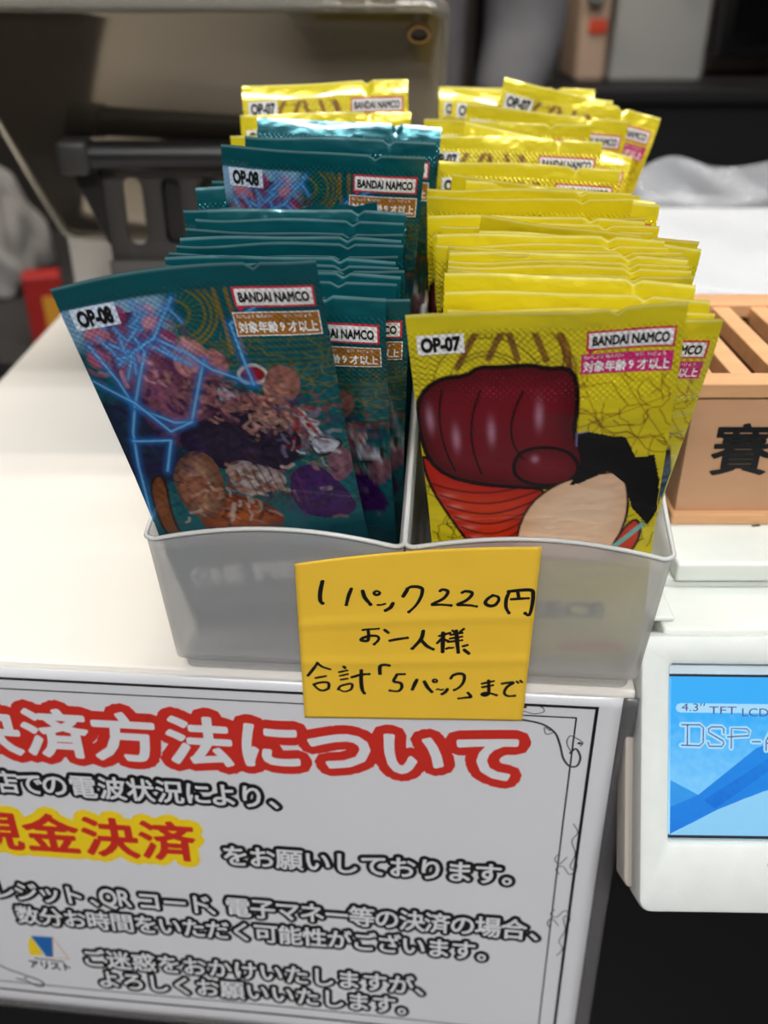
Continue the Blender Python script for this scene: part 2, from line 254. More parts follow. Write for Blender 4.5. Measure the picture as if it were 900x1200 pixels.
STROKES = [[1.7,[0.1137,0.1198],[0.1026,0.1779],[0.1008,0.2281],[0.11,0.246]],[1.5,[0.2339,0.1763],[0.2212,0.2155],[0.2111,0.2639]],[1.6,[0.2815,0.193],[0.29,0.2298],[0.3135,0.2705]],[1.2,[0.3528,0.2095],[0.3511,0.2145],[0.3468,0.2179],[0.3408,0.2188],[0.3349,0.217],[0.3305,0.2128],[0.329,0.2075],[0.3306,0.2025],[0.335,0.1991],[0.3409,0.1983],[0.3468,0.2001],[0.3512,0.2043],[0.3528,0.2095]],[0.9,[0.3435,0.276],[0.3585,0.277]],[0.9,[0.3633,0.2758],[0.3753,0.2718]],[1.6,[0.4076,0.2724],[0.3975,0.2942],[0.3777,0.3091]],[1.6,[0.4662,0.2025],[0.4507,0.2341]],[1.4,[0.4662,0.1963],[0.4825,0.1859],[0.5089,0.187],[0.5266,0.1965],[0.5299,0.2121],[0.5246,0.2427],[0.5105,0.2772],[0.4961,0.3001],[0.4755,0.323]],[1.3,[0.6032,0.2148],[0.6129,0.2085],[0.6325,0.2156],[0.6331,0.2332],[0.6135,0.2608],[0.57,0.2867],[0.5908,0.2893],[0.6145,0.2905],[0.6513,0.2969]],[1.3,[0.6943,0.2285],[0.7086,0.2215],[0.7341,0.2302],[0.7304,0.2507],[0.7081,0.2752],[0.6766,0.2933],[0.7032,0.296],[0.7328,0.2995],[0.7567,0.3059]],[1.4,[0.8208,0.2486],[0.8003,0.2671],[0.7922,0.2885],[0.8096,0.3046],[0.8329,0.3007],[0.8466,0.2763],[0.8418,0.2562],[0.8208,0.2486]],[1.4,[0.8868,0.233],[0.8777,0.2696],[0.8798,0.3162],[0.8935,0.344]],[1.5,[0.8837,0.2299],[0.921,0.2247],[0.9762,0.2243],[0.9861,0.2528],[0.9863,0.3111],[0.9782,0.3565],[0.9611,0.3482]],[1.3,[0.9216,0.2323],[0.9289,0.267]],[1.2,[0.8983,0.2717],[0.9303,0.2694],[0.9681,0.2679]],[1.1,[0.2785,0.4184],[0.2939,0.4158],[0.3472,0.4134]],[1.4,[0.3018,0.417],[0.3039,0.4557],[0.2981,0.4849],[0.2715,0.4803],[0.2779,0.4675],[0.3088,0.4559],[0.3384,0.4572],[0.3481,0.4765],[0.3282,0.5069]],[1.3,[0.3734,0.4231],[0.3887,0.4398]],[1.3,[0.3961,0.4878],[0.4317,0.4797],[0.4714,0.4736]],[1.6,[0.5383,0.4369],[0.5296,0.4833],[0.4938,0.5383]],[1.5,[0.5297,0.4866],[0.555,0.5247],[0.5831,0.5451]],[1.2,[0.6082,0.4676],[0.653,0.451]],[1.7,[0.6228,0.4516],[0.6246,0.5607]],[1.2,[0.6196,0.4805],[0.6004,0.5092]],[1.2,[0.6283,0.4891],[0.6457,0.498]],[1.1,[0.6628,0.4382],[0.671,0.4491]],[1.1,[0.7105,0.4301],[0.695,0.4459]],[1.1,[0.6553,0.4626],[0.7043,0.4527]],[1.1,[0.6543,0.4841],[0.7041,0.4749]],[1.1,[0.6459,0.5038],[0.705,0.4956]],[1.6,[0.6785,0.4412],[0.6857,0.5117],[0.6922,0.5659]],[1.2,[0.64,0.5441],[0.6508,0.5385]],[1.0,[0.657,0.5403],[0.6691,0.5381]],[1.2,[0.7109,0.5309],[0.7288,0.5247]],[1.5,[0.7179,0.553],[0.7373,0.5738]],[1.4,[0.0284,0.7023],[0.052,0.6613],[0.0743,0.6144]],[1.2,[0.0743,0.6144],[0.0975,0.643],[0.129,0.6604]],[1.2,[0.0627,0.7189],[0.1082,0.7066]],[1.3,[0.0519,0.7625],[0.0874,0.7489],[0.1184,0.7527],[0.1172,0.7895],[0.0887,0.8053],[0.0653,0.7878],[0.0531,0.7664]],[1.4,[0.1919,0.6417],[0.1968,0.6529]],[1.1,[0.1699,0.6806],[0.2066,0.6698]],[1.1,[0.1738,0.7052],[0.208,0.6941]],[1.1,[0.177,0.7308],[0.2054,0.7243]],[1.2,[0.1624,0.7961],[0.1773,0.7719],[0.224,0.7585],[0.2207,0.7958],[0.1893,0.8105],[0.1638,0.7932]],[1.4,[0.2267,0.7149],[0.2685,0.6984],[0.3035,0.695]],[1.6,[0.2689,0.6706],[0.2677,0.7528],[0.2723,0.8004],[0.281,0.8215]],[1.6,[0.3524,0.6928],[0.3525,0.6444],[0.3702,0.6321],[0.3921,0.6379]],[1.2,[0.427,0.6981],[0.4617,0.6967]],[1.4,[0.427,0.7027],[0.4133,0.7421],[0.4432,0.7534],[0.4498,0.7813],[0.4341,0.8076],[0.3969,0.8039]],[1.6,[0.5158,0.7354],[0.5068,0.7629],[0.4978,0.7953]],[1.6,[0.5508,0.7466],[0.5642,0.7815],[0.584,0.8111]],[1.1,[0.6054,0.7406],[0.6044,0.7451],[0.6012,0.7484],[0.5969,0.7496],[0.5924,0.7484],[0.5891,0.745],[0.5878,0.7405],[0.5889,0.736],[0.592,0.7327],[0.5964,0.7315],[0.6008,0.7327],[0.6041,0.7361],[0.6054,0.7406]],[0.9,[0.6058,0.7963],[0.6152,0.7936]],[0.9,[0.6218,0.8],[0.6343,0.7964]],[1.5,[0.6532,0.7955],[0.6444,0.8138],[0.6308,0.8259]],[1.4,[0.6664,0.7258],[0.6751,0.7081],[0.6996,0.6969],[0.7231,0.706],[0.7236,0.7461],[0.7063,0.782],[0.685,0.8001]],[1.3,[0.7458,0.8185],[0.761,0.8441],[0.7409,0.8487],[0.7063,0.8553]],[1.2,[0.8057,0.7602],[0.8547,0.7455]],[1.2,[0.8082,0.7825],[0.8531,0.7703]],[1.4,[0.8327,0.7427],[0.8372,0.8186],[0.8224,0.8349],[0.8081,0.8276],[0.8215,0.8186],[0.8501,0.8232],[0.8727,0.8331]],[1.3,[0.8931,0.7609],[0.9238,0.7551],[0.9426,0.757],[0.9163,0.7815],[0.9063,0.8188],[0.9234,0.8386],[0.9534,0.8368]],[1.0,[0.9556,0.7484],[0.9637,0.7572]],[1.0,[0.9713,0.7433],[0.9796,0.7539]]]


# ================================================================= the room
WH = mat('wall_paint', (58, 52, 48), .8, noise=.15, nscale=6)
def slab(name, *a, m=None, b=0):
    o = MB().box(*a, b=b).build(name, m); o.location = P(0, 0, 0); return tag(o, kind='structure')
slab('floor', -3000, 3000, -2200, 3200, -1000, -950, m=mat('floor_tiles', (70, 66, 62), .45, noise=.2, nscale=9))
slab('ceiling', -3000, 3000, -2200, 3200, 1600, 1650, m=mat('ceiling_paint', (150, 148, 144), .9, noise=.05))
slab('wall_back', -3000, 3000, 3200, 3260, -950, 1600, m=WH)
slab('wall_front', -3000, 3000, -2260, -2200, -950, 1600, m=WH)
slab('wall_left', -3060, -3000, -2200, 3200, -950, 1600, m=WH)
slab('wall_right', 3000, 3060, -2200, 3200, -950, 1600, m=WH)
LN = ['above the counter and the tablet', 'right of the camera, the cooler white one', 'behind the photographer', 'far back above the black cabinet']
for (n, l, s_, p, c_), nm in zip(LAMPS, LN):
    t = thing('ceiling_lamp', 'long white ceiling lamp '+nm, 'lamp', (l[0]*1000, l[1]*1000, 1600))
    MB().box(-620, 620, -75, 75, -30, 0, 4).build('housing', mat('lamp_housing', (225, 225, 222), .5), t)
    MB().box(-600, 600, -60, 60, -36, -30.5, 2).build('diffuser', mat('lamp_diffuser', (255, 250, 240), .5, emit=(255, 248, 235), es=6), t)

# ================================================================= counter
WHITE = mat('white_laminate', (226, 221, 212), .42, noise=.03, nscale=14, bump=.03, bscale=300)
E0 = np.array([math.cos(.0749), -math.sin(.0749)])          # direction of the counter's front edge
def front(a): q = np.array([-125.7, 241.7])+a*E0; return (q[0], q[1])
ct = thing('shop_counter', 'white laminate shop counter with a black front, under everything', 'counter', (0, 0, 0))
cq = [(-208-3, front(-84)[1]), (-200, front(-76)[1]), front(205.5), (80.5, 243), (900, 243), (900, 640), (-213, 604)]
MB().prism([(p[0], p[1]) for p in cq], -26, 0, 'z', b=1.5).build('counter_top', WHITE, ct)
bq = [(-196, front(-71)[1]+6), (76, 246), (880, 250), (880, 636), (-205, 598)]
MB().prism(bq, -948, -26, 'z').build('cabinet_body', mat('black_laminate', (13, 13, 16), .35), ct)
fq = [front(-80), front(205.5), (front(205.5)[0], front(205.5)[1]+5), (front(-80)[0], front(-80)[1]+5)]
MB().prism([(q[0], q[1]-.6) for q in fq], -900, -3, 'z').build('front_panel', mat('black_laminate', (13, 13, 16), .35), ct)

# ================================================================= printed notice hung from the counter edge
U_E = np.array([math.cos(.0749), -math.sin(.0749), 0]); U_N = np.array([-math.sin(.0749), -math.cos(.0749), 0])
def SP(s, r, lv=0.):
    q = np.array([-125.7, 241.2, -1.0])+(s-53.)*U_E+np.array([0, -1.2-7*(s/257)*max(r/182, 0)**1.5, -r])+U_N*lv
    q = q+np.array([0, -.9*math.sin(s/31.)*max(r, 0)/182*.35, 0])
    return tuple(q)
po = thing('payment_notice', 'laminated white payment notice with red heading hanging from the counter edge', 'poster', (0, 0, 0))
v_, f_ = surf_grid(lambda a, b: SP(-1+a*255.2, .2+b*183.0), 60, 40, .35)
PAPER = add_obj('paper_sheet', mesh('paper_sheet', v_, f_), mat('poster_paper', (222, 222, 224), .38, noise=.015, nscale=20, coat=.35), po, True)
v_, f_ = surf_grid(lambda a, b: SP(254.4+a*5.2, .2+b*187), 3, 40, .35)
lam = mat('laminate_film', (170, 168, 168), .15, trans=.75, ior=1.3)
add_obj('film_margin', mesh('film_margin', v_, f_), lam, po, True)
v_, f_ = surf_grid(lambda a, b: SP(-3+a*257.2, 183.4+b*3.6), 40, 2, .35)
add_obj('film_margin', mesh('film_margin', v_, f_), lam, po, True)
PR = lambda n, c: mat(n, c, .45, coat=.2)
K = PR('print_black', (16, 16, 18)); RD = PR('print_red', (206, 46, 34)); WT = PR('print_white', (224, 224, 226)); YE = PR('print_yellow', (246, 212, 30))
def interp(anch, i):
    ks = sorted(int(k) for k in anch); vals = {int(k): v for k, v in anch.items()}
    if i <= ks[0]: j0, j1 = ks[0], ks[1]
    elif i >= ks[-1]: j0, j1 = ks[-2], ks[-1]
    else:
        j0 = max(k for k in ks if k <= i); j1 = min(k for k in ks if k > i)
    return vals[j0]+(vals[j1]-vals[j0])*(i-j0)/(j1-j0)
def line(name, txt, key, rc, w, h, ring, fat, cols, slope=0.):
    mb = MB(); an = ANCH[key]; c = (.5, .38)
    for i, ch in enumerate(txt):
        s = interp(an, i)
        if ch == ' ': continue
        cc = (.37, .345) if ch in 'QR' else c
        if ch in 'QR': ww, hh = w*.86, h*1.12
        else: ww, hh = w, h
        ink_glyph(mb, ch, SP, s, rc, ww, hh, .12, ring, False, 0, cc)
        ink_glyph(mb, ch, SP, s, rc, ww, hh, .30, fat, True, 1, cc, lift=.03)
    return mb.build(name, cols, PAPER)
line('heading_lettering', '決済方法について', 'h', 27.6, 23.4, 22.5, .2, .034, [RD, WT])
line('body_lettering', '当店での電波状況により、', 'l2', 52.0, 10.2, 11.4, .165, .022, [K, WT])
line('highlight_lettering', '現金決済', 'l3', 77.0, 21.2, 21.0, .19, .03, [YE, RD])
line('body_lettering', 'をお願いしております。', 'l3b', 82.3, 10.3, 11.2, .165, .022, [K, WT])
line('body_lettering', 'クレジット、', 'l4a', 110.3, 10.0, 11.4, .165, .022, [K, WT])
line('body_lettering', 'QR', 'l4q', 110.0, 10.4, 11.4, .165, .022, [K, WT])
line('body_lettering', 'コード、電子マネー等の決済の場合、', 'l4', 110.3, 10.0, 11.4, .165, .022, [K, WT])
line('body_lettering', '数分お時間をいただく可能性がございます。', 'l5', 124.2, 9.8, 11.2, .165, .022, [K, WT])
line('body_lettering', 'ご迷惑をおかけいたしますが、', 'l6', 147.6, 10.2, 11.8, .155, .022, [K, WT])
line('body_lettering', 'よろしくお願いいたします。', 'l7', 160.6, 10.2, 11.8, .155, .022, [K, WT])
bd = MB()
def seg(mb, a, b, w_, lv=.12, n=14):
    for i in range(n):
        p, q = [np.array(a)+(np.array(b)-np.array(a))*t for t in (i/n, (i+1)/n)]
        d = (q-p)/np.hypot(*(q-p)); nn = np.array([-d[1], d[0]])*w_/2
        mb.add([SP(*(p+nn), lv), SP(*(p-nn), lv), SP(*(q-nn), lv), SP(*(q+nn), lv)], [(0, 1, 2, 3)])
for a, b in (((6, 4.6), (247, 4.6)), ((246.5, 4), (246.5, 174.6)), ((247, 174.3), (6, 174.3)), ((6.5, 175), (6.5, 4))): seg(bd, a, b, 1.1)
for a, b in (((12, 9), (240.6, 9)), ((240.4, 9), (240.4, 169)), ((240.6, 168.8), (12, 168.8)), ((12.2, 169), (12.2, 9))): seg(bd, a, b, .55)
bd.build('border_line', K, PAPER)
VN = PR('print_vine_grey', (52, 54, 58))
def vine(pl, w_):
    b = MB(); ribbon(b, pl, SP, w_, .16); b.build('vine_ornament', VN, PAPER)
for k in [k for k in POSTER if k.startswith('swirl')]:
    pl = POSTER[k]; vine(pl, .75 if k in ('swirl1', 'swirl8') else .35)
    if k in ('swirl1', 'swirl2', 'swirl3', 'swirl4'):         # the same vine in the other corners
        vine([(253-p[0], p[1]) for p in pl], .6 if k == 'swirl1' else .35)
    if k in ('swirl5', 'swirl6', 'swirl7'):
        vine([(p[0], 178.6-p[1]) for p in pl], .35)
        vine([(253-p[0], p[1]) for p in pl], .35)
for q in ((223.8, 5.6), (242.5, 19.5), (30, 165)): vine([(q[0]-.3, q[1]), (q[0]+.3, q[1])], 1.0)
lg = MB(); S1 = lambda a, b: SP(a, b, .14)
lg.add([SP(37.6, 137.2, .15), SP(46.4, 136.8, .15), SP(44.6, 149.4, .15), SP(41.6, 149.4, .15)], [(0, 3, 2, 1)], 0)
lg.add([SP(36.6, 138.6, .14), SP(37.6, 138, .14), SP(40.6, 149, .14), SP(34.8, 149.6, .14), SP(35.2, 144, .14)], [(0, 4, 3, 2, 1)], 1)
ribbon(lg, [(46.6, 136.9), (51, 149.8), (51.01, 149.9)], SP, .35, .15, 2, sub=1); ribbon(lg, [(51, 149.8), (41.5, 149.8)], SP, .35, .15, 2, sub=1)
ribbon(lg, [(46.6, 136.9), (44.6, 149.4)], SP, .35, .16, 2, sub=1)
for i, ch in enumerate('アリスト'): ink_glyph(lg, ch, SP, 35.3+i*4.6, 155.2, 4.6, 5.6, .15, .03, True, 3)
ribbon(lg, [(36.5, 151.3), (48.5, 151.9)], SP, .6, .14, 3, sub=1)
lg.build('shop_logo', [PR('print_blue', (28, 104, 176)), YE, PR('print_beige', (206, 176, 140)), K], PAPER)

# ================================================================= frosted trays
def frosted():
    m = bpy.data.materials.new('frosted_plastic'); m.use_nodes = True; nt = m.node_tree; b = nt.nodes['Principled BSDF']
    b.inputs['Base Color'].default_value = (.86, .86, .85, 1); b.inputs['Roughness'].default_value = .07
    b.inputs['Transmission Weight'].default_value = .97; b.inputs['IOR'].default_value = 1.08
    b.inputs['Specular IOR Level'].default_value = .5
    tr = nt.nodes.new('ShaderNodeBsdfTranslucent'); tr.inputs[0].default_value = (.9, .89, .87, 1)
    mx = nt.nodes.new('ShaderNodeMixShader'); mx.inputs[0].default_value = .5
    df = nt.nodes.new('ShaderNodeBsdfDiffuse'); df.inputs[0].default_value = (.9, .9, .89, 1); m2 = nt.nodes.new('ShaderNodeMixShader'); m2.inputs[0].default_value = .6
    n = nt.nodes.new('ShaderNodeTexNoise'); n.inputs['Scale'].default_value = 900; bp = nt.nodes.new('ShaderNodeBump'); bp.inputs['Strength'].default_value = .12; bp.inputs['Distance'].default_value = .0002
    nt.links.new(n.outputs[0], bp.inputs['Height']); nt.links.new(bp.outputs[0], b.inputs['Normal'])
    nt.links.new(b.outputs[0], mx.inputs[1]); nt.links.new(tr.outputs[0], m2.inputs[1]); nt.links.new(df.outputs[0], m2.inputs[2]); nt.links.new(m2.outputs[0], mx.inputs[2])
    tp = nt.nodes.new('ShaderNodeBsdfTransparent'); m3 = nt.nodes.new('ShaderNodeMixShader'); m3.inputs[0].default_value = .62
    nt.links.new(tp.outputs[0], m3.inputs[1]); nt.links.new(mx.outputs[0], m3.inputs[2]); nt.links.new(m3.outputs[0], nt.nodes['Material Output'].inputs[0])
    return m
FROST = frosted()
TE = np.array([math.cos(.0757), -math.sin(.0757)]); TN = np.array([math.sin(.0757), math.cos(.0757)])
def tray(a0, a1, fl, fr, label):
    """a0..a1 across, flare fl / fr of the left and right walls"""
    D = 192; H0 = 58; N = []; r = 3.5
    t = thing('card_tray', label, 'tray', (-66.7, 237, 0.3), -.0757)
    def rowpts(z, ins):
        k = z/H0; L0, R0, F0, B0 = a0-fl*k+ins, a1+fr*k-ins, -4.6*k+ins, D+3*k-ins
        out = []
        n1 = 18
        for i in range(n1): out.append((L0+r+(R0-L0-2*r)*i/n1, F0))
        for i in range(5): an = math.radians(-90+90*i/5); out.append((R0-r+r*math.cos(an), F0+r+r*math.sin(an)))
        for i in range(14): out.append((R0, F0+r+(B0-F0-2*r)*i/14))
        for i in range(5): an = math.radians(90*i/5); out.append((R0-r+r*math.cos(an), B0-r+r*math.sin(an)))
        for i in range(n1): out.append((R0-r-(R0-L0-2*r)*i/n1, B0))
        for i in range(5): an = math.radians(90+90*i/5); out.append((L0+r+r*math.cos(an), B0-r+r*math.sin(an)))
        for i in range(14): out.append((L0, B0-r-(B0-F0-2*r)*i/14))
        for i in range(5): an = math.radians(180+90*i/5); out.append((L0+r+r*math.cos(an), F0+r+r*math.sin(an)))
        return out
    def top(p):
        x, y = p; u = min(1, max(0, (x-a0)/(a1-a0)))
        return 52.2+5.2*math.sin(math.pi*u)**.9*(1 if y < 6 else 0)+ .27*max(0, y-2)*(1 if y < 150 else 1)
    tp = [min(top(p), 92) for p in rowpts(55, 0)]
    rows = []; vs = []
    for j, fr_ in enumerate([0, .05, .095, .105, .12, .2, .3, .4, .5, .6, .7, .8, .9, 1.0]):
        ins = 2.0 if fr_ <= .095 else 0
        for i, h in enumerate(tp):
            z = 52.2*fr_ if fr_ <= .12 else 52.2*.12+(h-52.2*.12)*(fr_-.12)/.88
            q = rowpts(z, ins)[i] if i == 0 or True else None
            vs.append((q[0], q[1], z))
    n = len(tp); m = 14; fs = []
    for j in range(m-1):
        for i in range(n): fs.append((j*n+i, j*n+(i+1) % n, (j+1)*n+(i+1) % n, (j+1)*n+i))
    fs.append(tuple(range(n))[::-1])
    o = add_obj('tray_shell', mesh('tray_shell', vs, fs), FROST, t)
    o.data.polygons.foreach_set('use_smooth', [True]*len(o.data.polygons)); o.data.set_sharp_from_angle(angle=math.radians(35))
    md = o.modifiers.new('wall', 'SOLIDIFY'); md.thickness = .0013; md.offset = -1
    # rolled lip along the rim
    rim = vs[(m-1)*n:]
    MB().tube([rim[i % n] for i in range(n+1)], .75, 6, cap=False).build('rim', mat('frosted_rim', (205, 205, 200), .35), t, True)
    return t
tray(0, 72.6, 3.6, .2, 'left milky frosted plastic tray holding the teal card packs')
tray(73.4, 146, .2, 3.8, 'right milky frosted plastic tray holding the yellow card packs')

# ================================================================= foil card packs
PL, PW = 128., 66.
NU = 50.                                                     # tear notch, mm from the left edge
def Spack(var):
    """returns S(u, v, level): u 0..66 from the left, v 0..128 from the top, front face towards -y, origin bottom centre"""
    k1, k2, ph, puff, curl = var
    def S(u, v, lv=0., side=-1):
        x = u-33.; sm = min(1, max(0, (v-14)/16.))*min(1, max(0, (PL-10-v)/14.)); sm = sm*sm*(3-2*sm)
        e = 1-abs(x/33.)**5
        h = .12+(puff*e*sm)
        y = side*h+k1*(x/33.)**2+k2*math.sin(x/10.5+ph)*math.exp(-v/22.)+.35*math.sin(x/6.+ph*2.3+v/19.)*math.exp(-v/40.)
        y += .5*sm*math.sin(u/17.+v/23.+ph)*(.4+(.6*e if side < 0 else 0))
        y += curl*max(0, (13-v)/13)**2*(1 if v < 13 else 0)
        nt = max(0, 1.6-abs(u-NU)*.75)*max(0, 1-v/6.) if v < 6 else 0
        tp = 1-.045*min(1, max(0, v/60.))
        z = PL-v-nt+.25*math.sin(u/9.+ph)*math.exp(-v/6.)
        return (x*tp, y+side*lv, z)
    return S
def paint_canvas(U, V, base):
    C = np.zeros(U.shape+(3,)); C[:] = lin(base); return C
def inside(U, V, pl):
    r = np.zeros(U.shape, bool); n = len(pl)
    for i in range(n):
        x0, y0 = pl[i]; x1, y1 = pl[(i+1) % n]
        if y0 == y1: continue
        c = ((V > y0) != (V > y1)) & (U < (x1-x0)*(V-y0)/(y1-y0)+x0); r ^= c
    return r
def dist(U, V, pl, closed=False):
    d = np.full(U.shape, 1e9); q = list(pl)+([pl[0]] if closed else [])
    for (x0, y0), (x1, y1) in zip(q[:-1], q[1:]):
        L2 = (x1-x0)**2+(y1-y0)**2+1e-9; t = np.clip(((U-x0)*(x1-x0)+(V-y0)*(y1-y0))/L2, 0, 1)
        d = np.minimum(d, np.hypot(U-x0-t*(x1-x0), V-y0-t*(y1-y0)))
    return d
def over(C, a, col):
    a = np.clip(a, 0, 1)[..., None]; C[:] = C*(1-a)+np.array(lin(col))*a
def smooth_poly(pl, k=2):
    for _ in range(k):
        pl = [q for i in range(len(pl)) for q in ((.75*pl[i][0]+.25*pl[(i+1) % len(pl)][0], .75*pl[i][1]+.25*pl[(i+1) % len(pl)][1]), (.25*pl[i][0]+.75*pl[(i+1) % len(pl)][0], .25*pl[i][1]+.75*pl[(i+1) % len(pl)][1]))]
    return pl
def blob(C, U, V, pl, col, edge=None, ew=.5, sm=2, hi=None):
    pl = smooth_poly(pl, sm) if sm else pl
    ins = inside(U, V, pl); over(C, ins*1., col)
    d = dist(U, V, pl, True)
    if hi: over(C, ins*np.clip((d-1.5)/6, 0, .8), hi)
    if edge: over(C, np.clip((ew-d)/.35+.5, 0, 1), edge)
def stroke(C, U, V, pl, col, w_, a=1., glow=None):
    d = dist(U, V, pl)
    if glow: over(C, np.exp(-(d/(w_*2.2))**2)*.75, glow)
    over(C, np.clip((w_/2-d)/.3+.5, 0, 1)*a, col)
def wiggles(C, U, V, n, col, x0, x1, y0, y1, seed, w_=.3, a=.7, step=4):
    rg = random.Random(seed)
    for _ in range(n):
        x, y, t = rg.uniform(x0, x1), rg.uniform(y0, y1), rg.uniform(0, 6.3); pl = [(x, y)]
        for _ in range(rg.randint(3, 8)):
            t += rg.uniform(-1.1, 1.1); x += step*math.cos(t)*.6; y += step*math.sin(t)*.6; pl.append((x, y))
        stroke(C, U, V, pl, col, w_, a)
def art_yellow(U, V):
    C = paint_canvas(U, V, (222, 204, 32)); A = ART_Y; BR = (120, 62, 20); OL = (70, 66, 14)
    for k in range(0, 64):                                   # fine rays around a ring, upper left
        an = k*math.pi/32; cx, cy = 19, 21
        stroke(C, U, V, [(cx+14*math.cos(an), cy+14*math.sin(an)), (cx+22*math.cos(an), cy+22*math.sin(an))], OL, .35, .55)
    for r_ in (9, 10.2, 14):
        stroke(C, U, V, [(19+r_*math.cos(t/6), 21+r_*math.sin(t/6)) for t in range(0, 39)], OL, .4, .7)
    for k, c_ in (('r1', (110, 52, 34)), ('r2', (112, 56, 36)), ('r3', (120, 66, 30)), ('r4', (130, 52, 30))): stroke(C, U, V, A[k], c_, 1.7, .85)
    for r_ in (10, 11.6): stroke(C, U, V, [(28+r_*math.cos(t/6-.9), 13+r_*math.sin(t/6-.9)) for t in range(0, 12)], (96, 60, 20), .6, .8)
    wiggles(C, U, V, 46, BR, 34, 66, 18, 52, 3, .32, .75, 4.5); wiggles(C, U, V, 30, OL, 0, 22, 48, 84, 5, .35, .8, 3); wiggles(C, U, V, 26, OL, 46, 66, 52, 86, 8, .35, .8, 3)
    for a, b in (((40, 12), (52, 44)), ((52, 18), (66, 40)), ((34, 36), (66, 24)), ((36, 22), (44, 50)), ((60, 30), (50, 60))): stroke(C, U, V, [a, b], BR, .28, .7)
    # plain generic shapes of the printed picture's size and colours
    blob(C, U, V, A['cone'], (190, 34, 16), (40, 6, 4), .5, hi=(214, 60, 26))
    for k in range(6):
        y = 52+k*3.9; a_, b_ = 2+k*1.9, 33.5-k*1.5; stroke(C, U, V, [(a_+(b_-a_)*t/8, y+3.4*math.sin(math.pi*t/8)-1.5*t/8) for t in range(9)], (96, 10, 8), .8, .8)
        d = np.hypot((U-a_-4)/2.2, (V-y-4)/.9); over(C, np.exp(-d*d)*.5*inside(U, V, A['cone']), (236, 150, 130))
    blob(C, U, V, A['fist'], (88, 12, 22), (22, 2, 6), .65, sm=1, hi=(120, 22, 34))
    blob(C, U, V, A['thumb'], (104, 16, 28), (22, 2, 6), .55, hi=(128, 26, 40))
    for k in ('k1', 'k2', 'k3'): p0, p1, p2 = A[k]; stroke(C, U, V, [((1-t)**2*p0[0]+2*t*(1-t)*(2*p1[0]-.5*p0[0]-.5*p2[0])+t*t*p2[0], (1-t)**2*p0[1]+2*t*(1-t)*p1[1]+t*t*p2[1]) for t in [i/8 for i in range(9)]], (26, 3, 8), .6, .95)
    for cx, cy in ((3.4, 30), (10, 36), (19.5, 34), (32, 29), (31, 43)):
        d = np.hypot((U-cx)/1.0, (V-cy)/(3.6 if cy < 40 else 1.2)); over(C, np.exp(-d*d)*.6, (206, 150, 176))
    blob(C, U, V, A['pale'], (240, 196, 158), (60, 28, 16), .4, hi=(250, 214, 180))
    blob(C, U, V, A['red'], (204, 62, 34), (50, 14, 10), .4); stroke(C, U, V, [A['red'][0], A['red'][2]], (120, 190, 180), 1.6)
    blob(C, U, V, A['dark'], (9, 8, 11), None, sm=0)
    stroke(C, U, V, [A['dark'][i] for i in (15, 0, 1)], (150, 140, 190), .4, .7)
    # pale title band near the bottom
    over(C, (np.abs(V-111) < 14)*np.clip((13-np.abs(V-111))/3, 0, 1)*.8, (236, 226, 150))
    over(C, ((np.abs(V-123) < 2.2) & (U > 40) & (U < 61))*.9, (206, 40, 90))
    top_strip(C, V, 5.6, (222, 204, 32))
    return C
def top_strip(C, V, h, c):
    a = np.clip((h-V)/.6+.5, 0, 1)[..., None]; C[:] = C*(1-a)+np.array(lin(c))*a
    e = np.clip((.75-V)/.3, 0, .7)[..., None]; C[:] = C*(1-e)+np.array(lin(tuple(min(255, q*.55+120) for q in c)))*e   # pale cut edge of the film, with a lit-edge highlight painted in
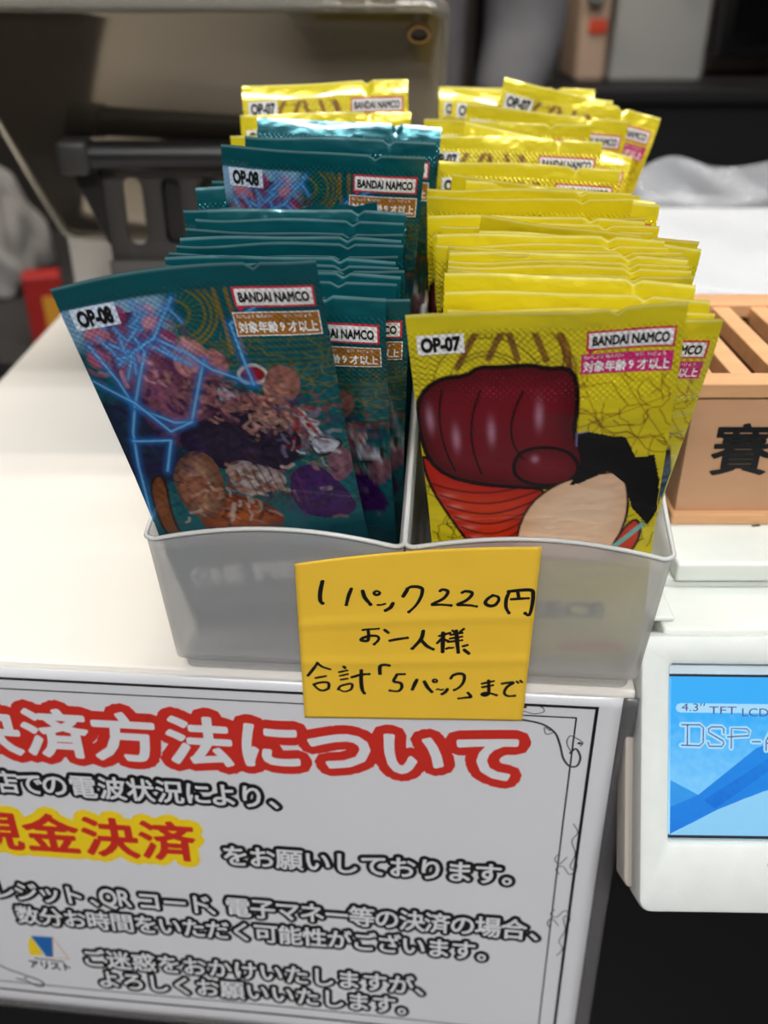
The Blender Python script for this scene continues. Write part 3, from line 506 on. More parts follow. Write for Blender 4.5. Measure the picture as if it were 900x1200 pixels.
def art_teal(U, V):
    C = paint_canvas(U, V, (12, 90, 98)); A = ART_T; GO = (128, 116, 24)
    wiggles(C, U, V, 60, (120, 112, 22), 34, 66, 20, 60, 11, .3, .8, 3.2)
    for k in range(7): over(C, ((np.abs(V-(21+k*1.7)) < .35) & (U > 30))*.5, (96, 104, 30))
    cx, cy = 27, 12
    for r_ in (4, 8, 9.6, 11): stroke(C, U, V, [(cx+r_*math.cos(t/6), cy+r_*.9*math.sin(t/6)) for t in range(0, 39)], GO, .7, .9)
    for k in range(26):
        an = k*math.pi/13; stroke(C, U, V, [(cx+3.4*math.cos(an), cy+3.4*math.sin(an)), (cx+7.6*math.cos(an), cy+7.2*math.sin(an))], (70, 120, 70), .35, .8)
    for x in (38.5, 41.5): stroke(C, U, V, [(x, 4), (x+1, 24)], (150, 120, 30), 1., .8)
    over(C, (V > 52)*np.clip((V-52)/6, 0, 1)*np.clip((62-V)/3, 0, 1)*np.clip((30-U)/6, 0, 1)*.8, (30, 12, 60))
    over(C, np.clip((V-30)/6, 0, 1)*np.clip((66-V)/4, 0, 1)*np.clip((20-U)/5, 0, 1)*.8, (26, 14, 62))
    over(C, np.clip((V-6)/1, 0, 1)*np.clip((20-V)/6, 0, 1)*np.clip((27-U)/3, 0, 1)*.85, (150, 196, 232))
    blob(C, U, V, A['musc1'], (84, 42, 74), None, hi=(140, 84, 104))
    rg = random.Random(2)
    for cx, cy, r_, c_ in ((20, 12, 3.6, (226, 160, 176)), (6, 14, 3.2, (214, 130, 150)), (13, 10, 2.6, (160, 60, 110)), (23, 19, 3.4, (150, 52, 92)), (4, 21, 3, (196, 96, 120)), (14, 21, 3, (120, 44, 88)), (28, 25, 5.2, (206, 140, 140)), (34, 27, 4, (196, 124, 124)), (30, 33, 5, (120, 66, 84))):
        d = np.hypot(U-cx, (V-cy)/1.15); over(C, np.clip((r_-d)/1.1, 0, .9), c_)
    blob(C, U, V, A['white1'], (186, 196, 222), (40, 50, 70), .4); blob(C, U, V, A['redc'], (150, 20, 26), (216, 216, 216), .45); blob(C, U, V, A['redd'], (156, 22, 30), (210, 210, 200), .45)
    blob(C, U, V, A['musc2'], (150, 96, 94), None, hi=(204, 146, 130)); blob(C, U, V, A['head'], (150, 98, 88), None, hi=(190, 130, 112))
    for a_, b_ in (((36, 38), (44, 41)), ((37, 42), (46, 45)), ((45, 36), (47, 46)), ((40, 34), (42, 40))): stroke(C, U, V, [a_, b_], (60, 34, 54), .7, .8)
    blob(C, U, V, [(22, 44), (44, 40), (54, 50), (50, 60), (40, 66), (24, 60), (16, 50)], (30, 20, 46), None, hi=(48, 34, 62)); blob(C, U, V, A['purple'], (56, 20, 86), None, hi=(70, 28, 104))
    blob(C, U, V, A['white2'], (196, 200, 214), (40, 50, 40), .4); blob(C, U, V, A['arm'], (120, 80, 96), None, hi=(176, 126, 134))
    blob(C, U, V, A['cloth'], (150, 134, 134), None, hi=(206, 196, 190)); blob(C, U, V, A['orange'], (120, 52, 20), None, hi=(186, 92, 30))
    blob(C, U, V, A['hair'], (112, 74, 56), None, hi=(176, 134, 108)); blob(C, U, V, A['skin'], (140, 88, 66), None, hi=(180, 120, 90)); blob(C, U, V, A['wood'], (120, 66, 30), (40, 20, 14), .4)
    zones = [((2, 28), (8, 30), [(150, 78, 116), (196, 120, 142), (92, 44, 92), (110, 60, 110), (222, 160, 176)], 70), ((2, 22), (34, 62), [(36, 16, 70), (24, 12, 50), (60, 26, 96), (14, 40, 66)], 60),
      ((18, 40), (24, 46), [(150, 100, 104), (92, 54, 74), (60, 34, 60), (196, 140, 130), (40, 26, 52)], 110), ((36, 56), (34, 50), [(190, 140, 126), (120, 76, 84), (70, 44, 66), (214, 168, 148)], 80),
      ((24, 52), (48, 62), [(40, 30, 58), (28, 22, 44), (64, 44, 74), (20, 16, 34)], 90), ((46, 63), (34, 62), [(156, 26, 32), (206, 206, 214), (120, 120, 150), (60, 70, 110), (150, 104, 112)], 60),
      ((12, 48), (58, 84), [(150, 78, 40), (110, 52, 28), (176, 134, 108), (70, 34, 26), (190, 170, 160)], 130), ((44, 62), (62, 80), [(56, 22, 86), (80, 34, 112), (34, 14, 60)], 40)]
    rb = random.Random(11)
    for (a0, a1), (b0, b1), cs, n_ in zones:
        for _ in range(n_):
            x, y, t = rb.gauss((a0+a1)/2, (a1-a0)/4), rb.gauss((b0+b1)/2, (b1-b0)/4), rb.uniform(-.4, 1.9); L_ = rb.uniform(1.2, 5); q = rb.uniform(-.5, .5)
            i0, i1 = np.searchsorted(V[:, 0], (y-8, y+8)); j0, j1 = np.searchsorted(U[0], (x-8, x+8))
            if i1-i0 < 2 or j1-j0 < 2: continue
            sub = C[i0:i1, j0:j1]; w_ = rb.uniform(.35, 1.5); d = dist(U[i0:i1, j0:j1], V[i0:i1, j0:j1], [(x, y), (x+L_*.5*math.cos(t), y+L_*.5*math.sin(t)), (x+L_*math.cos(t+q), y+L_*math.sin(t+q))])
            over(sub, np.clip((w_/2-d)/.5+.5, 0, 1)*rb.uniform(.35, .8), rb.choice(cs))
    nz = np.sin(U*.9+np.sin(V*.6)*2)*np.sin(V*.8+np.sin(U*.45)*2.4)+.6*np.sin(U*2.3+V*1.1+np.sin(V*1.7))*np.sin(V*2.1-U*.7)
    C *= (1+.3*nz*np.clip((V-22)/6, 0, 1)*np.clip((80-V)/6, 0, 1))[..., None]
    C[:] = np.clip(C, 0, 1)
    for k in range(7): stroke(C, U, V, [(33+k*2.6, 62), (36+k*2.4, 73+k*.4)], (96, 52, 40), .5, .7)
    for k in ('L1', 'L2', 'L3', 'L4', 'L5', 'L6', 'L7', 'L8'): stroke(C, U, V, A[k], (116, 196, 244), .55, 1, (40, 120, 206))
    for _ in range(12):
        x, y = rg.uniform(1, 24), rg.uniform(7, 24); stroke(C, U, V, [(x, y), (x+rg.uniform(-5, 5), y+rg.uniform(-4, 4)), (x+rg.uniform(-7, 7), y+rg.uniform(-7, 7))], (120, 190, 240), .4, .9, (70, 140, 216))
    over(C, (V > 80)*np.clip((V-80)/8, 0, .9), (10, 66, 78))
    over(C, (np.abs(V-116) < 1.4)*(np.abs(U-33) < 24)*.5, (176, 186, 186))
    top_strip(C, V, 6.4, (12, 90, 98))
    return C
def pack_mesh(name, var, fine, art, m):
    S = Spack(var)
    us = np.linspace(0, 66, fine+1)
    if fine > 160: vsn = np.linspace(0, 128, int(fine*1.94)+1)
    else: vsn = np.concatenate([np.linspace(0, 42, 95), np.linspace(42, 128, 40)[1:]])
    nu, nv = len(us), len(vsn); pts = [S(u, v) for v in vsn for u in us]
    U, V = np.meshgrid(us, vsn); col = art(U, V).reshape(-1, 3)
    fs = [(j*nu+i, (j+1)*nu+i, (j+1)*nu+i+1, j*nu+i+1) for j in range(nv-1) for i in range(nu-1)]
    bu = np.linspace(0, 66, 25); bv = np.concatenate([np.linspace(0, 20, 10), np.linspace(20, 128, 16)[1:]])
    o = len(pts); pts += [S(u, v, 0, 1) for v in bv for u in bu]; nb = len(bu)
    fs += [(o+j*nb+i, o+j*nb+i+1, o+(j+1)*nb+i+1, o+(j+1)*nb+i) for j in range(len(bv)-1) for i in range(nb-1)]
    me = mesh(name, pts, fs); me.materials.append(m); me.polygons.foreach_set('use_smooth', [True]*len(me.polygons))
    at = me.color_attributes.new('print', 'FLOAT_COLOR', 'POINT')
    cc = np.ones((len(pts), 4), np.float32); cc[:o, :3] = col; cc[o:, :3] = col[nu*6+4]*.9
    at.data.foreach_set('color', cc.ravel()); return me
def text_parts(S, kind):
    """code label, maker's badge and age label as meshes on the pack's own surface"""
    code, (b0, b1), (g0, g1), logo = ('OP-07', ART_Y['badge'], ART_Y['age'], 0) if kind == 'y' else ('OP-08', ART_T['badge'], ART_T['age'], 0)
    c0, c1 = (ART_Y if kind == 'y' else ART_T)['code']
    lm = MB()
    c0 = (c0[0], c0[1]); c1 = (c1[0], c1[1])
    if kind == 'y': patch(lm, S, c0[0]-.2, c1[0]+.2, c0[1], c1[1], .06, 0)
    else: patch(lm, S, c0[0]-.4, c1[0]+.6, c0[1]+.6, c1[1]-.6, .06, 0)
    ym = (c0[1]+c1[1])/2; hh = (c1[1]-c0[1])*(.66 if kind == 'y' else .56)
    ink_word(lm, code, S, c0[0]+.9, c1[0]-.9, ym, hh, .12, .06, 1)
    bm_ = MB(); x0, x1 = 43.2, 64.2; y0, y1 = (5.6, 11.0) if kind == 'y' else (6.3, 12.0)
    patch(bm_, S, x0, x1, y0, y1, .06, 0, 12, 3); bm_.add([S(x0+.2, y1-.2, .06), S(x0+.9, y1+1.3, .06), S(x0+2.4, y1-.2, .06)], [(0, 1, 2)], 0)
    patch(bm_, S, x0+.55, x1-.55, y0+.55, y1-.55, .12, 1, 12, 3)
    ink_word(bm_, 'BANDAI NAMCO', S, x0+1.5, x1-1.5, (y0+y1)/2, 2.5, .18, .045, 2)
    am = MB(); y0, y1 = (12.0, 17.6) if kind == 'y' else (13.6, 19.6); x0 = 42.2
    if kind == 't': patch(am, S, x0-.3, x1+.3, y0-.3, y1+.3, .05, 1, 12, 3)
    patch(am, S, x0, x1, y0, y1, .09, 0, 12, 3)
    wd = (x1-x0-1.)/8
    for i, ch in enumerate('対象年齢9才以上'):
        ink_glyph(am, ch, S, x0+.5+wd*(i+.5), y0+(y1-y0)*.64, wd*1.0, 3.2, .14, .035, True, 1, (.5, .38) if ch != '9' else (.3, .34))
    for ww, a, b in (('たいしょう', .5, 5.4), ('ねんれい', 5.8, 10.2), ('さい', 12.9, 15.), ('いじょう', 15.8, 20.4)):
        for i, ch in enumerate(ww): ink_glyph(am, ch, S, x0+a+(b-a)*(i+.5)/len(ww), y0+.85, 1.1, 1.15, .14, .02, True, 1)
    tm = MB()                                                # title lettering low on the pack, seen through the tray
    ty = 104 if kind == 'y' else 102
    ribbon(tm, [(9+3.1*math.cos(k/3), ty+3.6*math.sin(k/3)) for k in range(20)], S, .9, .1, 0)
    for a, b in (((7.2, ty-2), (10.8, ty+2)), ((10.8, ty-2), (7.2, ty+2))): ribbon(tm, [a, b], S, .8, .12, 0, sub=1)
    ink_word(tm, 'NE', S, 13.2, 22.5, ty, 6.6, .1, .06); ink_word(tm, 'PIECE', S, 27, 53, ty, 6.6, .1, .06)
    if kind == 'y':
        return [('code_label', lm, [I_WHITE, I_BLACK]), ('maker_badge', bm_, [I_RED, I_WHITE, I_BLACK]), ('age_label', am, [I_PINK, I_WHITE])], ('title_lettering', tm, ink('ink_navy', (40, 44, 70)))
    return [('code_label', lm, [ink('ink_pale_blue', (206, 220, 236)), I_BLACK]), ('maker_badge', bm_, [I_RED, I_WHITE, I_BLACK]), ('age_label', am, [I_GOLD, I_WHITE])], ('title_lettering', tm, I_WHITE)
VAR = {'a': (.6, .45, .4, 1.25, 1.6), 'b': (-.5, .6, 2.1, 1.2, 4.0), 'c': (.2, -.7, 4.0, 1.25, 2.6)}
PACK = {}
def proto(kind, v, var=None, fine=110):
    var = var or VAR[v]; me = pack_mesh('card_pack_'+('yellow' if kind == 'y' else 'teal'), var, fine, art_yellow if kind == 'y' else art_teal, M_YEL if kind == 'y' else M_TEAL)
    pr, ti = text_parts(Spack(var), kind)
    PACK[kind+v] = (me, [(n, mesh(n, b.v, b.f, b.m), ms) for n, b, ms in pr], (ti[0], mesh(ti[0], ti[1].v, ti[1].f, ti[1].m), ti[2]))
    for n, m_, ms in PACK[kind+v][1]:
        for q in ms: m_.materials.append(q)
    PACK[kind+v][2][1].materials.append(PACK[kind+v][2][2])
for kd in 'yt':
    for v in 'abc': proto(kd, v)
proto('y', 'f', (-1.2, -1.0, 1.2, 2.0, .5), 190); proto('t', 'f', (-2.6, -1.0, 5.2, 2.0, .5), 190)
def place_pack(key, pose, label, group, detail=True, title=False):
    me, pr, ti = PACK[key]
    o = bpy.data.objects.new('card_pack', me); COL.objects.link(o)
    x, y, z, yaw, lean, roll = pose
    o.matrix_world = Matrix.Translation(P(x, y, z)) @ Matrix.Rotation(yaw, 4, 'Z') @ Matrix.Rotation(lean, 4, 'X') @ Matrix.Rotation(roll, 4, 'Y')
    tag(o, label, 'card pack', group)
    for n, m_, ms in (pr if detail else [])+([ti] if title else []):
        c = bpy.data.objects.new(n, m_); COL.objects.link(c); c.parent = o
    return o
GT, GY = 'teal card packs in the left tray', 'yellow card packs in the right tray'
place_pack('tf', FRONT_T, 'large teal foil pack at the very front of the left tray, with blue lightning print', GT, title=True)
place_pack('yf', FRONT_Y, 'large yellow foil pack at the very front of the right tray, with maroon print', GY, title=True)
ORD = ['', 'second', 'third', 'fourth', 'fifth', 'sixth', 'seventh', 'eighth', 'ninth', 'tenth', 'eleventh', 'twelfth', 'thirteenth', 'fourteenth', 'fifteenth', 'sixteenth', 'seventeenth', 'eighteenth', 'nineteenth', 'twentieth']
LY = {0: 'yellow pack right behind the front yellow pack, its right edge and label end showing', 3: 'bright wrinkled yellow pack with shiny glints, behind the front yellow packs',
      12: 'yellow pack shifted far right whose corner sticks out beside the coin box', 13: 'yellow pack tilted clockwise with its right corner poking out below the white bundle',
      19: 'wide yellow pack edge in front of the labelled yellow packs, level and uncreased', 23: 'yellow pack lying level just below the lowest readable label of the right tray',
      24: 'yellow pack at the left of the back group, a strip of its black label showing', 25: 'yellow pack at the back with the lowest fully readable label and badge', 26: 'yellow pack at the far left back of the right tray, beside the teal packs',
      27: 'yellow pack at the back just behind the lowest readable one, tilted slightly', 28: 'yellow pack at the back tilted strongly clockwise, its corner highest on the right', 29: 'yellow pack behind the strongly tilted one, its left corner beside the tablet edge', 30: 'rearmost yellow pack of the right tray'}
LT = {0: 'teal pack right behind the tilted front pack, end of its badge showing', 13: 'teal pack standing high in mid tray with its whole label, badge and print strip visible',
      14: 'teal pack peeking out lowest at the left of the high teal pack', 15: 'teal pack peeking out at the left of the high teal pack, half its label showing', 16: 'teal pack whose top corner just shows at the left of the high teal pack',
      17: 'plain dark teal pack edge directly behind the high teal pack', 18: 'rearmost teal pack, bright and shiny, in front of the three yellow packs',
      19: 'lowest of the three yellow packs behind the teal ones, in the left tray', 20: 'middle of the three yellow packs behind the teal ones, in the left tray', 21: 'rearmost and highest of the three yellow packs behind the teal ones'}
for i, q in enumerate(STACK_Y):
    q = list(q); lim = 79+.075*(q[1]-226)+2.0-32
    if q[0] > lim: d = q[0]-lim; q[0] -= d*.75; q[5] += d*.4/128
    place_pack('y'+'abc'[(i*2+i//3) % 3], q, LY.get(i) or 'yellow foil pack, %s counted back from the front of the right tray' % ((ORD[i+1] if i+1 < 20 else '%dth' % (i+2))), GY, detail=i in (0, 1, 2, 19, 20, 21, 23, 24, 25, 26, 27, 28, 29, 30))
for i, q in enumerate(STACK_T):
    yk = i >= 19; q = list(q); lim = -66.7+.0757*(q[1]-237)+3.2+31
    if q[0] < lim: d = lim-q[0]; q[0] += d; q[5] -= .8*d/128
    place_pack(('y' if yk else 't')+'abc'[(i*2+1) % 3], q, LT.get(i) or 'teal foil pack, %s counted back from the front of the left tray' % ORD[i+1], 'yellow card packs behind the teal ones' if yk else GT, detail=i in (0, 1, 11, 12, 13, 14, 15, 16, 17, 18, 19, 20, 21))

# ================================================================= handwritten price note
NQ = [np.array(q) for q in NOTE]
def SN(a, b, lv=0.):
    q = (NQ[0]*(1-a)+NQ[1]*a)*(1-b)+(NQ[3]*(1-a)+NQ[2]*a)*b; k = 4*a*(1-a)
    q = q+np.array([0, -1.2*k*(1-b), 2.4*k*(1-b)**2])
    for c_ in (.37, .62):                                    # two old folds
        q = q+np.array([0, -.35*math.exp(-((b-c_)/.03)**2), 0])
    return (q[0], q[1]-lv, q[2])
nt_ = thing('price_note', 'yellow sticky note with handwritten black prices stuck on the tray fronts', 'note', (0, 0, 0))
v_, f_ = surf_grid(lambda a, b: SN(a, b), 40, 60, .12)
NP = add_obj('note_paper', mesh('note_paper', v_, f_), mat('note_paper', (250, 202, 58), .75, noise=.03, nscale=60), nt_, True)
hw = MB(); asp = 68.5/66.
Sm = lambda x, y, lv: SN(x/68.5, y/66., lv)
for st in STROKES:
    ribbon(hw, [(a*68.5, b*66.) for a, b in st[1:]], Sm, st[0]*.8, .12, taper=True)
hw.build('handwriting', mat('marker_ink', (16, 16, 18), .5), NP)

# ================================================================= customer display at the right
PLW = mat('display_plastic', (216, 220, 214), .45, noise=.04, nscale=120, bump=.05, bscale=900)
disp = thing('customer_display', 'white tilted customer display with a glowing blue screen over the counter edge', 'display', (80, 233.6, 17))
Mx = Matrix.Rotation(math.radians(-30), 4, 'X')              # local: x right, z up the panel, -y towards the viewer
disp.rotation_euler = (math.radians(-30), 0, math.radians(-1.0))
fw, fh = 150, 86.5
sx0, sx1, sz0, sz1 = 10.2, 105.5, -63.0, -13.2
MB().prism(rrect(0, fw, -fh, 0, 4), 0, 14, 'y', b=1.6, holes=[rrect(sx0-1, sx1+1, sz0-1.4, sz1+4.0, 1)]).build('bezel', PLW, disp, auto=True)
MB().box(sx0-3, sx1+3, 6, 13, sz0-4, sz1+6).build('back_plate', PLW, disp)
MB().prism(rrect(-2.6, fw+2, -fh+4, -1, 3), 9, 20, 'y', b=1).build('rear_housing', mat('display_plastic_rear', (176, 166, 156), .5), disp, auto=True)
def screen_mat(name, c0, c1, s=1.1):
    m = mat(name, (10, 10, 12), .2, coat=.3); nt = m.node_tree; b = nt.nodes['Principled BSDF']
    tc = nt.nodes.new('ShaderNodeTexCoord'); sp = nt.nodes.new('ShaderNodeSeparateXYZ'); n = nt.nodes.new('ShaderNodeTexNoise'); n.inputs['Scale'].default_value = 420
    mr = nt.nodes.new('ShaderNodeMapRange'); mr.inputs[1].default_value = sz0/1000; mr.inputs[2].default_value = sz1/1000
    ad = nt.nodes.new('ShaderNodeMath'); ad.operation = 'MULTIPLY_ADD'; ad.inputs[1].default_value = .5; ramp = nt.nodes.new('ShaderNodeValToRGB')
    ramp.color_ramp.elements[0].color = (*lin(c0), 1); ramp.color_ramp.elements[1].color = (*lin(c1), 1); ramp.color_ramp.elements[0].position = .2; ramp.color_ramp.elements[1].position = 1.2 if False else 1.
    nt.links.new(tc.outputs['Object'], sp.inputs[0]); nt.links.new(sp.outputs[2], mr.inputs[0]); nt.links.new(tc.outputs['Object'], n.inputs['Vector'])
    nt.links.new(n.outputs[0], ad.inputs[0]); nt.links.new(mr.outputs[0], ad.inputs[2]); nt.links.new(ad.outputs[0], ramp.inputs[0])
    nt.links.new(ramp.outputs[0], b.inputs['Emission Color']); b.inputs['Emission Strength'].default_value = s
    return m
scr = MB().box(sx0, sx1, 3.0, 5.0, sz0, sz1).build('screen', screen_mat('screen_sky', (150, 214, 250), (60, 172, 244), 1.05), disp)
def SD(x, z, lv=0): return (x, 3.0-lv, z)
def px(x, y): return ((x-40)/4.444/3.77*1.0, -(y-66)/4.444/3.77) # crop pixels -> panel mm
def pp(*q): return [(sx0+(x-213)/4.444/3.77, sz1-(y-266)/4.444/3.77) for x, y in q]
sm_ = MB()
def poly3(mb, pl, lv, mi=0): mb.add([SD(a, b, lv) for a, b in pl], [tuple(range(len(pl)))], mi)
poly3(sm_, pp((213, 812), (360, 888), (250, 940), (213, 962)), .05, 0); poly3(sm_, pp((213, 955), (360, 888), (460, 965), (340, 1030), (225, 1090), (213, 1100)), .06, 1)
poly3(sm_, pp((360, 888), (660, 640), (1620, 240), (1620, 560), (1000, 770), (700, 866), (460, 965)), .05, 1); poly3(sm_, pp((390, 915), (711, 700), (1620, 330), (1620, 420), (711, 770), (450, 960)), .07, 2)
sm_.build('screen_waves', [screen_mat('screen_wave_light', (54, 150, 232), (60, 164, 244), .95), screen_mat('screen_wave_blue', (36, 130, 232), (40, 150, 244), .9), screen_mat('screen_wave_deep', (24, 108, 226), (40, 150, 244), .85)], scr)
pf = MB(); poly3(pf, pp((225, 1098), (340, 1035), (470, 965), (600, 905), (711, 868), (900, 800), (1620, 600), (1620, 1100)), .08)
pf.build('screen_foot', screen_mat('screen_pale', (140, 204, 244), (150, 214, 250), 1.0), scr)
gw = MB(); SL = lambda x, z, lv: SD(x, z, lv)
D_ = [[(270, 520), (365, 520), (383, 535), (383, 612), (365, 630), (270, 628)], [(300, 520), (300, 628)], [(490, 562), (490, 540), (480, 530), (425, 530), (410, 542), (412, 560), (485, 602), (492, 615), (480, 632), (415, 632), (408, 612)], [(530, 640), (530, 536), (610, 538), (622, 550), (622, 574), (510, 582)], [(640, 605), (682, 605)],
      [(712, 650), (712, 600), (732, 560), (770, 545), (800, 560), (810, 650)], [(712, 612), (810, 612)]]
for pl in D_: ribbon(gw, pp(*pl), SL, 1.7, .10, sub=1)
for x0, x1 in ((268, 400), (412, 560), (580, 760)):
    a, b = pp((x0-6, 432), (x1, 432)); ribbon(gw, [a, b], SL, 2.9, .09, sub=1)
gw.build('screen_glow', mat('screen_glow', (10, 10, 10), .3, emit=(168, 220, 252), es=.98), scr)
tx = MB()
for pl in D_: ribbon(tx, pp(*pl), SL, .38, .16, sub=1)
def word3(mb, txt, x0, x1, yb, yt, lv):
    vs, fs = glyph(txt); xs = [v[0] for v in vs]; a, b = min(xs), max(xs); (X0, Z0), (X1, Z1) = pp((x0, yb), (x1, yt))
    mb.add([SD(X0+(v[0]-a)/(b-a)*(X1-X0), Z0+v[1]/.69*(Z1-Z0), lv) for v in vs], fs)
word3(tx, '4.3″', 268, 392, 448, 408, .16); word3(tx, 'TFT', 412, 556, 462, 422, .16); word3(tx, 'LCD', 585, 722, 472, 430, .16)
tx.build('screen_lettering', mat('screen_text', (60, 66, 110), .4, emit=(70, 78, 130), es=.35), scr)
MB().box(sx0-.6, sx1+.6, 2.6, 3.4, sz1, sz1+.7).build('screen_edge', mat('screen_edge', (24, 26, 34), .4), scr)
MB().box(sx0-.6, sx1+.6, 2.6, 3.4, sz0-.8, sz0).build('screen_edge', mat('screen_edge', (24, 26, 34), .4), scr)
MB().tube([(40, -.05, -70.5), (40, -.14, -71.3)], .35, 6).build('dirt_speck', mat('dirt', (90, 60, 40), .8), disp)

# ================================================================= register housing under the coin box
reg = thing('register_housing', 'white stepped plastic register housing between the display and the wooden box', 'register', (0, 0, .4))
PL2 = mat('register_plastic', (218, 222, 214), .5, noise=.05, nscale=60, bump=.1, bscale=700)
MB().box(88, 240, 236.5, 261, 0, 16.6, 1.2).build('front_step', PL2, reg, auto=True)
MB().box(88, 240, 262.2, 400, 0, 18.4, .8).build('lower_body', PL2, reg, auto=True)
MB().box(97, 242, 259.4, 402, 18.8, 26, 1.2).build('top_plate', PL2, reg, auto=True)
MB().box(84.6, 92, 240, 257, 16.8, 18.6, .8).build('side_clip', PL2, reg, auto=True)
mk = MB()
for x, y, a in ((106, 297, .4), (121, 290, .9), (131, 284, .2)): mk.box(-1.6, 1.6, -.5, .5, 0, .12, M=Matrix.Translation((x, y, 26.02)) @ Matrix.Rotation(a, 4, 'Z'))
tag(mk.build('scuff_mark', mat('scuff', (70, 66, 58), .8), reg))

# ================================================================= wooden coin box
WD = mat('light_wood', (208, 158, 112), .55, noise=.13, nscale=16, stretch=(1.5, 9, 9), bump=.05, bscale=120)
WD2 = mat('panel_wood', (192, 148, 112), .6, noise=.06, nscale=14, stretch=(2, 6, 6))
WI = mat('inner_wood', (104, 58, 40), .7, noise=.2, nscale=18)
cb = thing('coin_box', 'light wooden offertory coin box with slatted top and black brushed character', 'coin box', (0, 0, 26.5))
BX0, BX1, BY0, BY1 = 101, 205, 287, 381
MB().box(BX0+1.5, BX1-1.5, BY0, BY0+3, 3, 50, .3).build('front_panel', WD2, cb)
MB().box(BX0+1.5, BX1-1.5, BY1-4, BY1-1, 3, 50, .3).build('back_panel', WD2, cb)
MB().box(BX0+1.5, BX0+4.5, BY0+3, BY1-4, 3, 50, .3).build('side_panel', WD2, cb); MB().box(BX1-4.5, BX1-1.5, BY0+3, BY1-4, 3, 50, .3).build('side_panel', WD2, cb)
MB().box(BX0+4.5, BX1-4.5, BY0+3, BY1-4, 2, 6).build('inner_floor', WI, cb)
MB().box(BX0+4.6, BX1-4.6, BY0+3.1, BY0+5, 6, 46).build('lining', WI, cb); MB().box(BX0+4.6, BX1-4.6, BY1-6, BY1-4.1, 6, 46).build('lining', WI, cb)
for a in ((BX0, BX1, BY0-2.6, BY0+1), (BX0, BX1, BY1-3, BY1)): MB().box(*a, 0, 4.4, .7).build('base_trim', WD, cb)
for a in ((BX0, BX0+3, BY0, BY1-3), (BX1-3, BX1, BY0, BY1-3)): MB().box(*a, 0, 4.4, .7).build('base_trim', WD, cb)
MB().box(BX0, BX1, BY0-2, BY0+8, 48, 53, .6).build('top_rail', WD, cb); MB().box(BX0, BX1, BY1-14, BY1+1, 48, 53.4, .6).build('top_rail', WD, cb)
MB().box(BX0, BX0+9, BY0+8, BY1-14, 48, 53, .6).build('top_rail', WD, cb); MB().box(BX1-9, BX1, BY0+8, BY1-14, 48, 53, .6).build('top_rail', WD, cb)
sl0 = None
for i in range(5):
    x = BX0+19+i*15.2
    if sl0 is None: sl0 = MB().box(-3.6, 3.6, BY0+6, BY1-12, 45.6, 52.4, .5).build('slat', WD, cb); sl0.location = (x/1000, 0, 0)
    else:
        c = sl0.copy(); COL.objects.link(c); c.location = (x/1000, 0, 0)
kj = MB(); SK = lambda x, z, lv: (x, BY0-lv, z)
vs, fs = glyph('賽')
for vv, ff in (glyph('賽'), glyph('賽', .02)):
    kj.add([(121.8+(v[0]-.5)*21.5, BY0-.25-abs(v[2])*.2, 28.3+(v[1]-.38)*20.5) for v in vv], ff)
kj.build('brushed_character', mat('brush_black', (12, 14, 18), .4), cb)

# ================================================================= wrapped bundle behind the coin box
wb = thing('wrapped_bundle', 'pale blue-white paper bundle in crumpled clear film behind the coin box', 'package', (0, 0, .3))
def rough_box(x0, x1, y0, y1, z0, z1, n, amp, seed):
    bm = bmesh.new(); bmesh.ops.create_cube(bm, size=1); bmesh.ops.subdivide_edges(bm, edges=bm.edges[:], cuts=n, use_grid_fill=True); rg = random.Random(seed)
    for v in bm.verts:
        x, y, z = (x0+x1)/2+v.co.x*(x1-x0), (y0+y1)/2+v.co.y*(y1-y0), (z0+z1)/2+v.co.z*(z1-z0)
        k = 1 if v.co.z > -.45 else 0
        v.co = Vector((x+k*amp*rg.uniform(-.5, .5), y+k*amp*rg.uniform(-.5, .5), z+k*amp*(rg.uniform(-.4, .4)+.5*math.sin(x/17+y/23))))
    bm.verts.index_update(); r = ([tuple(v.co) for v in bm.verts], [tuple(v.index for v in f.verts) for f in bm.faces]); bm.free(); return r
PPR = [(176, 190, 210), (196, 198, 202), (160, 182, 208), (190, 188, 188)]
for i in range(6):
    v_, f_ = rough_box(112+i*2 % 5, 400-(i*3) % 7, 432+(i*5) % 4, 628-(i*7) % 6, i*10.5, i*10.5+10, 6, .7, i)
    add_obj('paper_ream', mesh('paper_ream', v_, f_), mat('ream_paper_%s' % ('blue', 'white', 'sky', 'warm')[i % 4], PPR[i % 4], .6), wb)
FILM = mat('clear_film', (240, 242, 246), .1, bump=.7, bscale=60)
def thin(m, k):                                              # thin clear film: mostly see-through, a little gloss
    nt = m.node_tree; t = nt.nodes.new('ShaderNodeBsdfTransparent'); x = nt.nodes.new('ShaderNodeMixShader'); x.inputs[0].default_value = k
    nt.links.new(t.outputs[0], x.inputs[1]); nt.links.new(nt.nodes['Principled BSDF'].outputs[0], x.inputs[2]); nt.links.new(x.outputs[0], nt.nodes['Material Output'].inputs[0])
thin(FILM, .24)
v_, f_ = rough_box(106, 408, 424, 640, .2, 67.5, 16, 4.2, 9)
add_obj('clear_wrap', mesh('clear_wrap', v_, f_), FILM, wb, True)
v_, f_ = surf_grid(lambda a, b: (100+a*320, 636+8*math.sin(a*23)+b*24+5*math.sin(a*41+b*4), 62+b*22+4*math.sin(a*31+b*5)), 60, 8, .3)
add_obj('film_end', mesh('film_end', v_, f_), FILM, wb, True)

